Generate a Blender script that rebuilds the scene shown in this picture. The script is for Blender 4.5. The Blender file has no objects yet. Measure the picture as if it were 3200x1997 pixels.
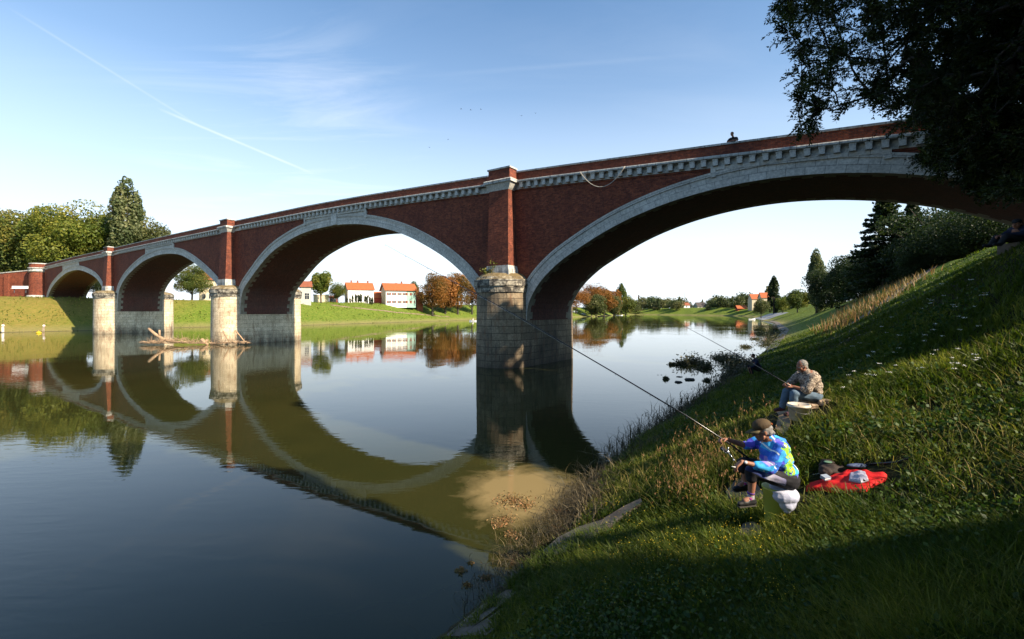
import bpy, bmesh, math, random
import numpy as np
from mathutils import Vector, Matrix, Quaternion
R=math.radians
sc=bpy.context.scene
COL=sc.collection
# ---------------------------------------------------------------- camera
H=4.5; F=1450.0; U0=1600.0; V0=972.0
cam_d=bpy.data.cameras.new("camera"); cam=bpy.data.objects.new("camera",cam_d); COL.objects.link(cam)
cam.location=(0,0,H); cam.rotation_euler=(R(90),0,0)
cam_d.sensor_width=36; cam_d.lens=36*F/3200; cam_d.shift_y=(V0-998.5)/3200
cam_d.clip_start=0.1; cam_d.clip_end=12000
sc.camera=cam
# ---------------------------------------------------------------- bridge axes (d runs along the bridge to the far bank, n away from us)
D=Vector((-0.8229,0.5682)); N=Vector((0.5682,0.8229)); O=Vector((1.157,37.2))
SUN_EL=R(36.0); SUN_AZ=R(-34.62)          # sun stands along -D
sdir=Vector((math.cos(SUN_AZ)*math.cos(SUN_EL),math.sin(SUN_AZ)*math.cos(SUN_EL),math.sin(SUN_EL)))
sun_d=bpy.data.lights.new("sun",'SUN'); sun=bpy.data.objects.new("sun",sun_d); COL.objects.link(sun)
sun_d.energy=5.0; sun_d.angle=R(0.55); sun_d.color=(1.0,0.86,0.66)
sun.rotation_euler=sdir.to_track_quat('Z','Y').to_euler()
# ---------------------------------------------------------------- world
def px(u,v,Y): return Vector(((u-U0)/F*Y, Y, H+(V0-v)/F*Y))
def pdir(u,v): return (px(u,v,1.0)-Vector((0,0,H))).normalized()
W=bpy.data.worlds.new("World"); sc.world=W; W.use_nodes=True
nt=W.node_tree; nt.nodes.clear()
def nd(t,typ,**k):
    n=t.nodes.new(typ)
    for a,b in k.items():
        if a=='inp':
            for i,v in b.items(): n.inputs[i].default_value=v
        else: setattr(n,a,b)
    return n
def lk(t,a,b): t.links.new(a,b)
def mth(t,op,a,b=None,c=None,clamp=False):
    n=t.nodes.new('ShaderNodeMath'); n.operation=op; n.use_clamp=clamp
    for i,x in enumerate((a,b,c)):
        if x is None: continue
        if isinstance(x,(int,float)): n.inputs[i].default_value=x
        else: t.links.new(x,n.inputs[i])
    return n.outputs[0]
def vmth(t,op,a,b):
    n=t.nodes.new('ShaderNodeVectorMath'); n.operation=op
    for i,x in enumerate((a,b)):
        if isinstance(x,(tuple,list,Vector)): n.inputs[i].default_value=tuple(x)
        else: t.links.new(x,n.inputs[i])
    return n.outputs['Value'] if op in('DOT_PRODUCT','LENGTH') else n.outputs['Vector']
def mix(t,f,a,b,typ='MIX'):
    n=t.nodes.new('ShaderNodeMix'); n.data_type='RGBA'; n.blend_type=typ; n.clamp_result=False
    for s,x in ((0,f),(6,a),(7,b)):
        if isinstance(x,(int,float)): n.inputs[s].default_value=x
        elif isinstance(x,(tuple,list)): n.inputs[s].default_value=(x[0],x[1],x[2],1)
        else: t.links.new(x,n.inputs[s])
    return n.outputs[2]
def ramp(t,f,stops,interp='LINEAR'):
    n=t.nodes.new('ShaderNodeValToRGB'); cr=n.color_ramp; cr.interpolation=interp
    while len(cr.elements)<len(stops): cr.elements.new(0.5)
    for e,(p,c) in zip(cr.elements,stops):
        e.position=p; e.color=(c[0],c[1],c[2],1) if isinstance(c,(tuple,list)) else (c,c,c,1)
    t.links.new(f,n.inputs[0]); return n.outputs[0]
sky=nd(nt,'ShaderNodeTexSky',sky_type='NISHITA',sun_disc=False,sun_elevation=SUN_EL,
       sun_rotation=math.atan2(sdir.x,sdir.y),altitude=100,air_density=1.0,dust_density=1.6,ozone_density=2.5)
tc=nd(nt,'ShaderNodeTexCoord'); g=tc.outputs['Generated']
sep=nd(nt,'ShaderNodeSeparateXYZ'); lk(nt,g,sep.inputs[0])
zc=mth(nt,'MAXIMUM',sep.outputs[2],0.03)
# cirrus sits on a flat layer high above: project the direction on it
pl=nd(nt,'ShaderNodeCombineXYZ')
lk(nt,mth(nt,'DIVIDE',sep.outputs[0],zc),pl.inputs[0]); lk(nt,mth(nt,'DIVIDE',sep.outputs[1],zc),pl.inputs[1])
mp=nd(nt,'ShaderNodeMapping',inp={2:(0,0,R(20)),3:(0.5,1.6,1)}); lk(nt,pl.outputs[0],mp.inputs[0])
nz=nd(nt,'ShaderNodeTexNoise',inp={2:1.1,3:8.0,4:0.62,8:0.9}); lk(nt,mp.outputs[0],nz.inputs[0])
cir=ramp(nt,nz.outputs[0],[(0.50,0.0),(0.80,1.0)])
# denser veil towards the left middle of the sky
def lobe(u,v,w0,w1):
    return ramp(nt,vmth(nt,'DOT_PRODUCT',g,pdir(u,v)),[(math.cos(R(w1)),0.0),(math.cos(R(w0)),1.0)])
veil=mth(nt,'ADD',mth(nt,'MULTIPLY',lobe(900,440,2,15),0.48),0.06)
cfac=mth(nt,'MULTIPLY',cir,veil)
def contrail(p,q,wd,strength,fade):
    a=pdir(*p); b=pdir(*q); nn=a.cross(b).normalized(); m=(a+b).normalized(); hl=math.degrees(a.angle(b))/2
    dist=mth(nt,'ABSOLUTE',vmth(nt,'DOT_PRODUCT',g,nn))
    dn=nd(nt,'ShaderNodeTexNoise',inp={2:18.0,3:3.0}); lk(nt,g,dn.inputs[0])
    band=mth(nt,'SUBTRACT',1.0,mth(nt,'DIVIDE',dist,wd),clamp=True)
    band=mth(nt,'MULTIPLY',band,mth(nt,'ADD',0.35,dn.outputs[0]))
    along=ramp(nt,vmth(nt,'DOT_PRODUCT',g,m),[(math.cos(R(hl)),0.0),(math.cos(R(hl*fade)),1.0)])
    return mth(nt,'MULTIPLY',mth(nt,'MULTIPLY',band,along),strength)
ct=contrail((520,350),(960,535),0.0030,0.50,0.82)
ct2=contrail((20,20),(640,405),0.0026,0.20,0.7)
ct3=contrail((860,292),(1330,200),0.010,0.09,0.3)
ct4=contrail((1300,240),(2250,165),0.006,0.06,0.3)
cf=mth(nt,'ADD',mth(nt,'ADD',cfac,ct),mth(nt,'ADD',ct2,mth(nt,'ADD',ct3,ct4)),clamp=True)
hz=ramp(nt,sep.outputs[2],[(0.0,0.95),(0.12,0.80),(0.24,0.48),(0.42,0.14),(0.62,0.0)])
hs=mth(nt,'MULTIPLY',hz,ramp(nt,vmth(nt,'DOT_PRODUCT',g,(-0.3,0.954,0)),[(-0.1,0.25),(0.7,1.0)]))
SKYS=0.09
skt=mix(nt,1.0,sky.outputs[0],(0.74,1.02,1.12),'MULTIPLY')
colr=mix(nt,hs,skt,(5.9,6.4,6.9))
colr=mix(nt,mth(nt,'MULTIPLY',cf,0.75),colr,(6.2,6.4,6.6))
bg=nd(nt,'ShaderNodeBackground',inp={1:SKYS}); lk(nt,colr,bg.inputs[0])
wo=nd(nt,'ShaderNodeOutputWorld'); lk(nt,bg.outputs[0],wo.inputs[0])
sc.view_settings.view_transform='Standard'; sc.view_settings.look='None'
sc.view_settings.exposure=1.2; sc.view_settings.gamma=1.0
sc.render.engine='CYCLES'
sc.cycles.max_bounces=6; sc.cycles.transparent_max_bounces=4; sc.cycles.diffuse_bounces=2
# ---------------------------------------------------------------- mesh helpers
def link(o,parent=None):
    COL.objects.link(o)
    if parent is not None: o.parent=parent
    return o
def mk(name,V,Fc,mat=None,parent=None,smooth=False,uv=None,matrix=None,col=None):
    V=np.asarray(V,dtype=np.float32).reshape(-1,3)
    me=bpy.data.meshes.new(name)
    if isinstance(Fc,np.ndarray):
        k=Fc.shape[1]; nf=len(Fc)
        me.vertices.add(len(V)); me.vertices.foreach_set('co',V.ravel())
        me.loops.add(nf*k); me.loops.foreach_set('vertex_index',Fc.astype(np.int32).ravel())
        me.polygons.add(nf); me.polygons.foreach_set('loop_start',np.arange(0,nf*k,k,dtype=np.int32))
        try: me.polygons.foreach_set('loop_total',np.full(nf,k,dtype=np.int32))
        except Exception: pass
        me.update(calc_edges=True)
    else:
        me.from_pydata([tuple(map(float,v)) for v in V],[],[tuple(f) for f in Fc]); me.update()
    if uv is not None:
        uvl=me.uv_layers.new(name='UVMap'); uv=np.asarray(uv,dtype=np.float32)
        li=np.empty(len(me.loops),dtype=np.int32); me.loops.foreach_get('vertex_index',li)
        uvl.data.foreach_set('uv',uv[li].ravel())
    if col is not None:
        at=me.attributes.new('tint','FLOAT','POINT'); at.data.foreach_set('value',np.asarray(col,dtype=np.float32))
    if smooth: me.polygons.foreach_set('use_smooth',np.ones(len(me.polygons),dtype=bool))
    if mat: me.materials.append(mat)
    o=bpy.data.objects.new(name,me); link(o,parent)
    if matrix is not None: o.matrix_world=matrix
    return o
def tag(o,label=None,cat=None,group=None,kind=None):
    if label: o['label']=label
    if cat: o['category']=cat
    if group: o['group']=group
    if kind: o['kind']=kind
    return o
def empty(name,loc=(0,0,0),rz=0.0,s=1.0):
    o=bpy.data.objects.new(name,None); COL.objects.link(o); o.location=loc; o.rotation_euler=(0,0,rz)
    o.scale=(s,s,s) if isinstance(s,(int,float)) else s
    o.empty_display_size=0.2; return o
class MB:
    def __init__(s): s.V=[]; s.F=[]
    def add(s,V,Fc):
        b=len(s.V); s.V+= [tuple(v) for v in V]; s.F+=[tuple(i+b for i in f) for f in Fc]; return s
    def box(s,x0,x1,y0,y1,z0,z1):
        V=[(x,y,z) for z in(z0,z1) for y in(y0,y1) for x in(x0,x1)]
        return s.add(V,[(0,2,3,1),(4,5,7,6),(0,1,5,4),(2,6,7,3),(0,4,6,2),(1,3,7,5)])
    def obox(s,c,ax,ay,az):
        c=Vector(c);ax=Vector(ax);ay=Vector(ay);az=Vector(az)
        V=[c+ax*i+ay*j+az*k for k in(-1,1) for j in(-1,1) for i in(-1,1)]
        return s.add(V,[(0,2,3,1),(4,5,7,6),(0,1,5,4),(2,6,7,3),(0,4,6,2),(1,3,7,5)])
    def tube(s,pts,rad,n=8,cap=True):
        pts=[Vector(p) for p in pts]; m=len(pts)
        rad=[rad]*m if isinstance(rad,(int,float)) else rad
        V=[];up=None
        for i,p in enumerate(pts):
            t=(pts[min(i+1,m-1)]-pts[max(i-1,0)])
            if t.length<1e-9: t=Vector((0,0,1))
            t.normalize()
            if up is None: up=Vector((0,0,1)) if abs(t.z)<0.9 else Vector((1,0,0))
            a=t.cross(up)
            if a.length<1e-4: a=t.cross(Vector((1,0,0)))
            a.normalize(); b=a.cross(t).normalized(); up=b
            for k in range(n):
                an=2*math.pi*k/n; V.append(p+(a*math.cos(an)+b*math.sin(an))*rad[i])
        Fc=[(i*n+k,i*n+(k+1)%n,(i+1)*n+(k+1)%n,(i+1)*n+k) for i in range(m-1) for k in range(n)]
        if cap: Fc+= [tuple(range(n-1,-1,-1)),tuple((m-1)*n+k for k in range(n))]
        return s.add(V,Fc)
    def lathe(s,prof,n=20,c=(0,0,0)):
        V=[(c[0]+r*math.cos(2*math.pi*k/n),c[1]+r*math.sin(2*math.pi*k/n),c[2]+z) for r,z in prof for k in range(n)]
        m=len(prof)
        Fc=[(i*n+k,i*n+(k+1)%n,(i+1)*n+(k+1)%n,(i+1)*n+k) for i in range(m-1) for k in range(n)]
        Fc+=[tuple(range(n-1,-1,-1)),tuple((m-1)*n+k for k in range(n))]
        return s.add(V,Fc)
    def ell(s,c,r,rot=None,n=12,m=8):
        c=Vector(c); rot=rot or Matrix.Identity(3); V=[]
        for i in range(1,m):
            th=math.pi*i/m
            for k in range(n):
                ph=2*math.pi*k/n
                V.append(c+rot@Vector((r[0]*math.sin(th)*math.cos(ph),r[1]*math.sin(th)*math.sin(ph),r[2]*math.cos(th))))
        V.append(c+rot@Vector((0,0,r[2]))); V.append(c+rot@Vector((0,0,-r[2])))
        T=len(V)-2;B=T+1
        Fc=[(i*n+k,(i+1)*n+k,(i+1)*n+(k+1)%n,i*n+(k+1)%n) for i in range(m-2) for k in range(n)]
        Fc+=[(T,k,(k+1)%n) for k in range(n)]+[(B,(m-2)*n+(k+1)%n,(m-2)*n+k) for k in range(n)]
        return s.add(V,Fc)
    def build(s,name,mat=None,parent=None,smooth=False,**k): return mk(name,s.V,s.F,mat,parent,smooth,**k)
def copy_tree(o,parent=None,kids=None):
    c=o.copy(); COL.objects.link(c)
    if parent is not None: c.parent=parent; c.matrix_parent_inverse=o.matrix_parent_inverse.copy()
    for ch in (kids or KIDS).get(o.name,[]): copy_tree(ch,c)
    return c
KIDS={}
def fam(root):           # remember the children of a finished prototype
    for o in bpy.data.objects:
        if o.parent is not None: KIDS.setdefault(o.parent.name,[])
    KIDS[root.name]=[o for o in bpy.data.objects if o.parent==root]
    for ch in KIDS[root.name]: KIDS[ch.name]=[o for o in bpy.data.objects if o.parent==ch]
    return root
# ---------------------------------------------------------------- materials
MATS={}
def mat(name,base=(0.5,0.5,0.5),rough=0.8,metal=0.0,spec=0.3):
    m=bpy.data.materials.new(name); m.use_nodes=True; t=m.node_tree
    b=t.nodes['Principled BSDF']; b.inputs['Base Color'].default_value=(*base,1)
    b.inputs['Roughness'].default_value=rough; b.inputs['Metallic'].default_value=metal
    b.inputs['Specular IOR Level'].default_value=spec
    MATS[name]=m; return m,t,b
def noise(t,vec,scale,detail=4,rough=0.55,dist=0.0):
    n=nd(t,'ShaderNodeTexNoise',inp={2:scale,3:detail,4:rough,8:dist})
    if vec is not None: lk(t,vec,n.inputs[0])
    return n.outputs[0]
def bump(t,b,h,strength=0.5,dist=0.05):
    n=nd(t,'ShaderNodeBump',inp={0:strength,1:dist}); lk(t,h,n.inputs['Height']); lk(t,n.outputs[0],b.inputs['Normal'])
def coords(t,kind='Object'): return nd(t,'ShaderNodeTexCoord').outputs[kind]
def brickmat(name,c1,c2,mort,bw,bh,msize,stain,stain_c,rough=0.85,offset=0.5,extra=None,bumpd=0.02,patch=0.5):
    m,t,b=mat(name,rough=rough); uv=coords(t,'UV')
    br=nd(t,'ShaderNodeTexBrick',offset=offset,inp={4:1.0,5:msize,6:0.1,7:0.0,8:bw,9:bh})
    lk(t,uv,br.inputs[0])
    br.inputs[1].default_value=(*c1,1); br.inputs[2].default_value=(*c2,1); br.inputs[3].default_value=(*mort,1)
    col=br.outputs[0]
    # one tone per brick
    ob=coords(t)
    big=noise(t,ob,0.35,5,0.6); fine=noise(t,ob,7.0,3,0.6)
    col=mix(t,0.8,col,ramp(t,fine,[(0.25,0.55),(0.75,1.45)]),'MULTIPLY')
    col=mix(t,ramp(t,big,[(0.45,0.0),(0.72,stain)]),col,stain_c)
    mid=noise(t,ob,1.6,5,0.7)
    col=mix(t,patch,col,ramp(t,mid,[(0.3,0.7),(0.7,1.25)]),'MULTIPLY')
    if extra: col=extra(t,col,uv,ob)
    lk(t,col,b.inputs['Base Color'])
    bump(t,b,mth(t,'ADD',mth(t,'MULTIPLY',br.outputs[1],-1.0),mth(t,'MULTIPLY',fine,0.6)),0.5,bumpd)
    return m
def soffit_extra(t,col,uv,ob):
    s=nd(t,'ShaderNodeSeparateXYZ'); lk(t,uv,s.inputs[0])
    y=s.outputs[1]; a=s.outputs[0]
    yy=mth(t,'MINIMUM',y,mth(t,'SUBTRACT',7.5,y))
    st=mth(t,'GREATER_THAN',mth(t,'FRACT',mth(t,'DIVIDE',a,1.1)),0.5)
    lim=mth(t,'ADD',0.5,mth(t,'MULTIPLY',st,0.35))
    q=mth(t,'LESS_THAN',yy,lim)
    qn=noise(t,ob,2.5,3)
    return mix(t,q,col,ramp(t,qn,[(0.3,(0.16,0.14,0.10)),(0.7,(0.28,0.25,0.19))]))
def brickx(t,col,uv,ob):
    mp=nd(t,'ShaderNodeMapping',inp={3:(1.6,1.6,0.18)}); lk(t,ob,mp.inputs[0])
    a=noise(t,mp.outputs[0],0.8,6,0.75)
    col=mix(t,ramp(t,a,[(0.56,0.0),(0.74,0.55)]),col,(0.035,0.02,0.018))
    b_=noise(t,ob,3.2,6,0.8)
    col=mix(t,ramp(t,b_,[(0.62,0.0),(0.72,0.35)]),col,(0.26,0.17,0.13))
    return mix(t,0.8,col,ramp(t,noise(t,ob,2.2,6,0.8),[(0.3,0.55),(0.7,1.4)]),'MULTIPLY')
M_brick=brickmat('red_brick',(0.29,0.068,0.026),(0.14,0.028,0.014),(0.08,0.05,0.04),0.26,0.085,0.012,0.6,(0.085,0.022,0.016),extra=brickx,patch=0.9)
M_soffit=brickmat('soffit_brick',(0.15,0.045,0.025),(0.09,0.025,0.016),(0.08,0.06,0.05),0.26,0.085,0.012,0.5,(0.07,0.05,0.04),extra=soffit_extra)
M_ring=brickmat('voussoir_limestone',(0.58,0.545,0.49),(0.46,0.43,0.38),(0.28,0.265,0.24),0.95,0.47,0.016,0.35,(0.33,0.30,0.26),bumpd=0.03,patch=0.35)
def weather(t,col,uv,ob):
    mp=nd(t,'ShaderNodeMapping',inp={3:(1.2,1.2,0.22)}); lk(t,ob,mp.inputs[0])
    n=noise(t,mp.outputs[0],2.0,5,0.7)
    return mix(t,ramp(t,n,[(0.5,0.0),(0.68,0.8)]),col,(0.07,0.06,0.05))
M_trim=brickmat('weathered_limestone',(0.52,0.51,0.48),(0.42,0.41,0.38),(0.14,0.13,0.12),1.0,3.0,0.015,0.5,(0.22,0.20,0.17),extra=weather)
M_brk=brickmat('bracket_limestone',(0.56,0.53,0.48),(0.50,0.475,0.43),(0.3,0.3,0.3),5.0,5.0,0.0,0.3,(0.4,0.38,0.34))
def pierx(t,col,uv,ob):
    s=nd(t,'ShaderNodeSeparateXYZ'); lk(t,ob,s.inputs[0]); z=s.outputs[2]
    mp=nd(t,'ShaderNodeMapping',inp={3:(1,1,0.25)}); lk(t,ob,mp.inputs[0])
    n=noise(t,mp.outputs[0],0.9,6,0.7)
    lo=ramp(t,mth(t,'ADD',mth(t,'DIVIDE',z,6.0),mth(t,'MULTIPLY',n,0.9)),[(0.42,0.85),(0.75,0.0)])   # damp tide stain
    col=mix(t,lo,col,(0.06,0.048,0.035))
    n2=noise(t,mp.outputs[0],2.4,4,0.75)
    return mix(t,ramp(t,n2,[(0.52,0.0),(0.66,0.6)]),col,(0.20,0.10,0.05))
M_pier=brickmat('pier_ashlar',(0.68,0.56,0.39),(0.55,0.44,0.29),(0.30,0.23,0.16),1.25,0.55,0.02,0.4,(0.20,0.15,0.10),extra=pierx,bumpd=0.03)
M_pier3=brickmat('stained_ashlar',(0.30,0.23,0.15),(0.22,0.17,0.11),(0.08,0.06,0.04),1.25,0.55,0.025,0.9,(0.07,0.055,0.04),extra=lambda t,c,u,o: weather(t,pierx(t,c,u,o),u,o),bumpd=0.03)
def capx(t,col,uv,ob):
    n=noise(t,ob,1.7,6,0.75)
    col=mix(t,ramp(t,n,[(0.42,1.0),(0.6,0.0)]),col,(0.05,0.045,0.04))
    s=nd(t,'ShaderNodeSeparateXYZ'); g=nd(t,'ShaderNodeNewGeometry'); lk(t,g.outputs['Normal'],s.inputs[0])
    return mix(t,mth(t,'MULTIPLY',ramp(t,s.outputs[2],[(0.3,0.0),(0.8,1.0)]),0.75),col,(0.16,0.11,0.04))
M_cap=brickmat('cap_stone',(0.48,0.44,0.36),(0.36,0.32,0.25),(0.08,0.07,0.06),1.4,0.53,0.03,0.4,(0.2,0.17,0.12),extra=capx,bumpd=0.06)
def plain(name,c,c2=None,scale=6.0,rough=0.8,spec=0.3,metal=0.0,bs=0.3,bd=0.01,detail=4):
    m,t,b=mat(name,c,rough,metal,spec); ob=coords(t)
    f=noise(t,ob,scale,detail,0.6)
    c2=c2 or tuple(x*0.72 for x in c)
    lk(t,mix(t,ramp(t,f,[(0.3,0.0),(0.7,1.0)]),c,c2),b.inputs['Base Color'])
    if bs: bump(t,b,f,bs,bd)
    return m
def leafmat(name,c1,c2,c3=None,scale=0.35,trans=0.35,rough=0.55):
    m,t,b=mat(name,c1,rough,0,0.25); 
    oi=nd(t,'ShaderNodeObjectInfo'); at=nd(t,'ShaderNodeAttribute',attribute_name='tint')
    ob=coords(t)
    f=noise(t,ob,scale,3,0.6)
    col=mix(t,ramp(t,f,[(0.35,0.0),(0.65,1.0)]),c1,c2)
    if c3: col=mix(t,ramp(t,at.outputs['Fac'],[(0.45,0.0),(1.0,1.0)]),col,c3)
    col=mix(t,1.0,col,ramp(t,at.outputs['Fac'],[(0.0,0.65),(1.0,1.35)]),'MULTIPLY')
    lk(t,col,b.inputs['Base Color'])
    tr=nd(t,'ShaderNodeBsdfTranslucent'); lk(t,mix(t,1.0,col,(1.0,1.1,0.5),'MULTIPLY'),tr.inputs[0])
    ms=nd(t,'ShaderNodeMixShader',inp={0:trans}); lk(t,b.outputs[0],ms.inputs[1]); lk(t,tr.outputs[0],ms.inputs[2])
    out=[x for x in t.nodes if x.type=='OUTPUT_MATERIAL'][0]; lk(t,ms.outputs[0],out.inputs[0])
    return m
L_green=leafmat('leaf_green',(0.059,0.095,0.018),(0.090,0.112,0.022),(0.198,0.152,0.027),3.0)
L_olive=leafmat('leaf_olive',(0.068,0.090,0.027),(0.099,0.107,0.036),(0.152,0.126,0.045),3.0)
L_autumn=leafmat('leaf_autumn',(0.163,0.076,0.018),(0.099,0.081,0.018),(0.270,0.099,0.018),3.5)
L_rust=leafmat('leaf_rust',(0.234,0.081,0.018),(0.152,0.073,0.018),(0.306,0.126,0.027),3.0)
L_gold=leafmat('leaf_gold',(0.085,0.120,0.016),(0.105,0.130,0.018),(0.190,0.165,0.025),3.0)
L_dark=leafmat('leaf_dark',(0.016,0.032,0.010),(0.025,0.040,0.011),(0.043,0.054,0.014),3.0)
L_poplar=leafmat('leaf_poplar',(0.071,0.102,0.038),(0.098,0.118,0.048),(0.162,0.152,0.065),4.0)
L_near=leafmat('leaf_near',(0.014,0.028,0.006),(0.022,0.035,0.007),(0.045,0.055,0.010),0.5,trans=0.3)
M_bark=plain('bark',(0.07,0.055,0.04),(0.03,0.025,0.02),9.0,bs=0.8,bd=0.03)
M_conc=plain('concrete',(0.17,0.14,0.11),(0.065,0.052,0.04),2.2,bs=0.5,bd=0.03,detail=7)
M_white=plain('white_plaster',(0.78,0.76,0.72),(0.66,0.64,0.60),1.5,bs=0.1)
# ================================================================ terrain
LEFT=[(-420,-420),(-240,-120),(-140,47),(-108,95),(-97,106),(-88,128),(-65,145),(-19,233),(43,326),(105,470),(150,590)]
RIGHT=[(180,522),(205,420),(180,345),(147,284),(97,172),(55.6,96),(28,51.5),(12.8,28.6),(7.2,20.5),(4.5,16.4),(2.4,12.8),(0.9,9.0),(-1.0,6.4),(-4.2,2.6),(-14,-9),(-50,-62),(-200,-420)]
POLY=np.array(LEFT+RIGHT,dtype=float)
def sdf(x,y):
    x=np.asarray(x,float);y=np.asarray(y,float)
    d=np.full(x.shape,1e12); ins=np.zeros(x.shape,bool); n=len(POLY)
    for i in range(n):
        ax,ay=POLY[i];bx,by=POLY[(i+1)%n]; ex,ey=bx-ax,by-ay
        wx,wy=x-ax,y-ay; t=np.clip((wx*ex+wy*ey)/(ex*ex+ey*ey),0,1)
        d=np.minimum(d,(wx-ex*t)**2+(wy-ey*t)**2)
        c=((ay>y)!=(by>y)); 
        with np.errstate(divide='ignore',invalid='ignore'):
            ins^= c&(x<(bx-ax)*(y-ay)/(by-ay+1e-12)+ax)
    d=np.sqrt(d); return np.where(ins,-d,d)
def vnoise(x,y,s,seed=0):
    x=np.asarray(x,float)/s+seed*17.3;y=np.asarray(y,float)/s+seed*9.1
    xi=np.floor(x);yi=np.floor(y);fx=x-xi;fy=y-yi;fx=fx*fx*(3-2*fx);fy=fy*fy*(3-2*fy)
    def h(a,b):
        v=np.sin(a*127.1+b*311.7+seed*74.7)*43758.5453; return v-np.floor(v)
    return (h(xi,yi)*(1-fx)+h(xi+1,yi)*fx)*(1-fy)+(h(xi,yi+1)*(1-fx)+h(xi+1,yi+1)*fx)*fy
def gauss(x,y,cx,cy,s): return np.exp(-((x-cx)**2+(y-cy)**2)/(2*s*s))
def gz(x,y):
    x=np.asarray(x,float);y=np.asarray(y,float)
    e=sdf(x,y)
    ep=np.maximum(e,0)
    near=np.interp(ep,[0,6,21,26,400],[0.02,2.48,11.3,12.0,13.0])
    far=np.interp(ep,[0,3,6,22,30,400,2000],[0.02,0.35,1.6,7.9,8.1,8.6,12.0])
    dist_r=(x-2.2)*0.8229-(y-12.8)*0.5682
    nf=np.clip((150-y)/60,0,1)*(dist_r>-25)
    z=far*(1-nf)+near*nf
    z=np.where(e<0,np.maximum(-2.2,e*0.45),z)
    z=z+0.62*gauss(x,y,5.6,9.4,2.0)+1.5*gauss(x,y,13.4,12.2,3.0)-0.10*gauss(x,y,3.4,6.3,1.2)
    am=np.clip(ep/2.5,0,1)
    z=z+am*((vnoise(x,y,1.3,1)-0.5)*0.16+(vnoise(x,y,0.45,2)-0.5)*0.06+(vnoise(x,y,6,3)-0.5)*0.35)
    z=z+np.where(e>30,1,0)*(vnoise(x,y,60,4)-0.5)*0.6
    return z
def gz1(x,y): return float(gz(np.array([x]),np.array([y]))[0])
def ray_ground(u,v,y0=2.0,y1=600.0):
    """first place where a viewing ray from the photograph's standpoint meets the ground"""
    Y=np.exp(np.linspace(math.log(y0),math.log(y1),900)); x=(u-U0)/F*Y; z=H+(V0-v)/F*Y
    g=np.maximum(gz(x,Y),0.0); k=np.argmax(g>=z)
    return Vector((x[k],Y[k],g[k]))
na=560; nr=230
ang=np.concatenate([np.linspace(-62,62,na),np.linspace(66,294,76)]); ang=np.radians(ang); na=len(ang)
rr=np.exp(np.linspace(math.log(0.6),math.log(4200),nr))
A,Rr=np.meshgrid(ang,rr,indexing='ij'); gx=np.sin(A)*Rr; gy=np.cos(A)*Rr; gzz=gz(gx,gy)
V=np.stack([gx,gy,gzz],-1).reshape(-1,3); V=np.vstack([V,[[0,0,gz1(0,0)]]])
idx=np.arange(na*nr).reshape(na,nr); nx=np.roll(idx,-1,axis=0)
Fq=np.stack([idx[:,:-1],idx[:,1:],nx[:,1:],nx[:,:-1]],-1).reshape(-1,4)[:, ::-1]
Fl=Fq.copy(); cen=np.array([[idx[i,0],nx[i,0],len(V)-1,len(V)-1] for i in range(na)])
m,t,b=mat('bank_ground',rough=0.95,spec=0.1); ob=coords(t)
s=nd(t,'ShaderNodeSeparateXYZ'); lk(t,ob,s.inputs[0])
n1=noise(t,ob,0.5,6,0.65); n2=noise(t,ob,5.0,5,0.7); n3=noise(t,ob,0.09,4,0.6)
mpn=nd(t,'ShaderNodeMapping',inp={3:(1,1,7.0)}); lk(t,ob,mpn.inputs[0])
n4=noise(t,mpn.outputs[0],1.1,6,0.75)
gr=mix(t,ramp(t,n1,[(0.3,0.0),(0.7,1.0)]),(0.095,0.145,0.014),(0.06,0.105,0.011))
gr=mix(t,ramp(t,n4,[(0.45,0.0),(0.62,0.8)]),gr,(0.20,0.20,0.04))
gr=mix(t,0.9,gr,ramp(t,n2,[(0.2,0.55),(0.8,1.4)]),'MULTIPLY')
dryl=mth(t,'MULTIPLY',ramp(t,mth(t,'DIVIDE',mth(t,'SUBTRACT',-94.0,s.outputs[0]),14.0),[(0.0,0.0),(1.0,1.0)]),ramp(t,n4,[(0.30,0.25),(0.6,1.0)]))
gr=mix(t,mth(t,'MULTIPLY',dryl,0.5),gr,(0.27,0.135,0.05))
low=ramp(t,mth(t,'ADD',mth(t,'DIVIDE',s.outputs[2],3.2),mth(t,'MULTIPLY',n1,0.5)),[(0.25,1.0),(0.75,0.0)])
gr=mix(t,mth(t,'MULTIPLY',low,0.75),gr,(0.21,0.17,0.075))
# near bank soil below the blades
nearm=ramp(t,mth(t,'DIVIDE',s.outputs[1],60.0),[(0.5,1.0),(0.9,0.0)])
soil=mix(t,ramp(t,n2,[(0.3,0.0),(0.7,1.0)]),(0.018,0.024,0.008),(0.035,0.03,0.015))
nm=mth(t,'MULTIPLY',nearm,mth(t,'GREATER_THAN',s.outputs[0],-30.0))
gr=mix(t,nm,gr,soil)
wet=ramp(t,s.outputs[2],[(0.0,1.0),(0.12,0.0)])
gr=mix(t,wet,gr,(0.06,0.05,0.03))
lk(t,gr,b.inputs['Base Color']); bump(t,b,mth(t,'ADD',n2,mth(t,'MULTIPLY',n4,1.2)),0.7,0.12)
me_v=V; g_o=mk('ground',V,Fq,m,smooth=True); tag(g_o,kind='structure')
cc=[(idx[i,0],nx[i,0],len(V)-1) for i in range(na)]
mk_c=mk('ground_patch',V,cc,m); tag(mk_c,kind='structure')
mk_c.data.validate()
# ================================================================ water
m,t,b=mat('river_water',(0.09,0.085,0.025),0.015,0,0.5); b.inputs['IOR'].default_value=1.33
ob=coords(t)
mu=noise(t,ob,0.12,4,0.6)
mu2=noise(t,ob,0.9,5,0.6,1.5)
wc=mix(t,ramp(t,mu,[(0.35,0.0),(0.7,1.0)]),(0.020,0.023,0.007),(0.036,0.034,0.009))
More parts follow.
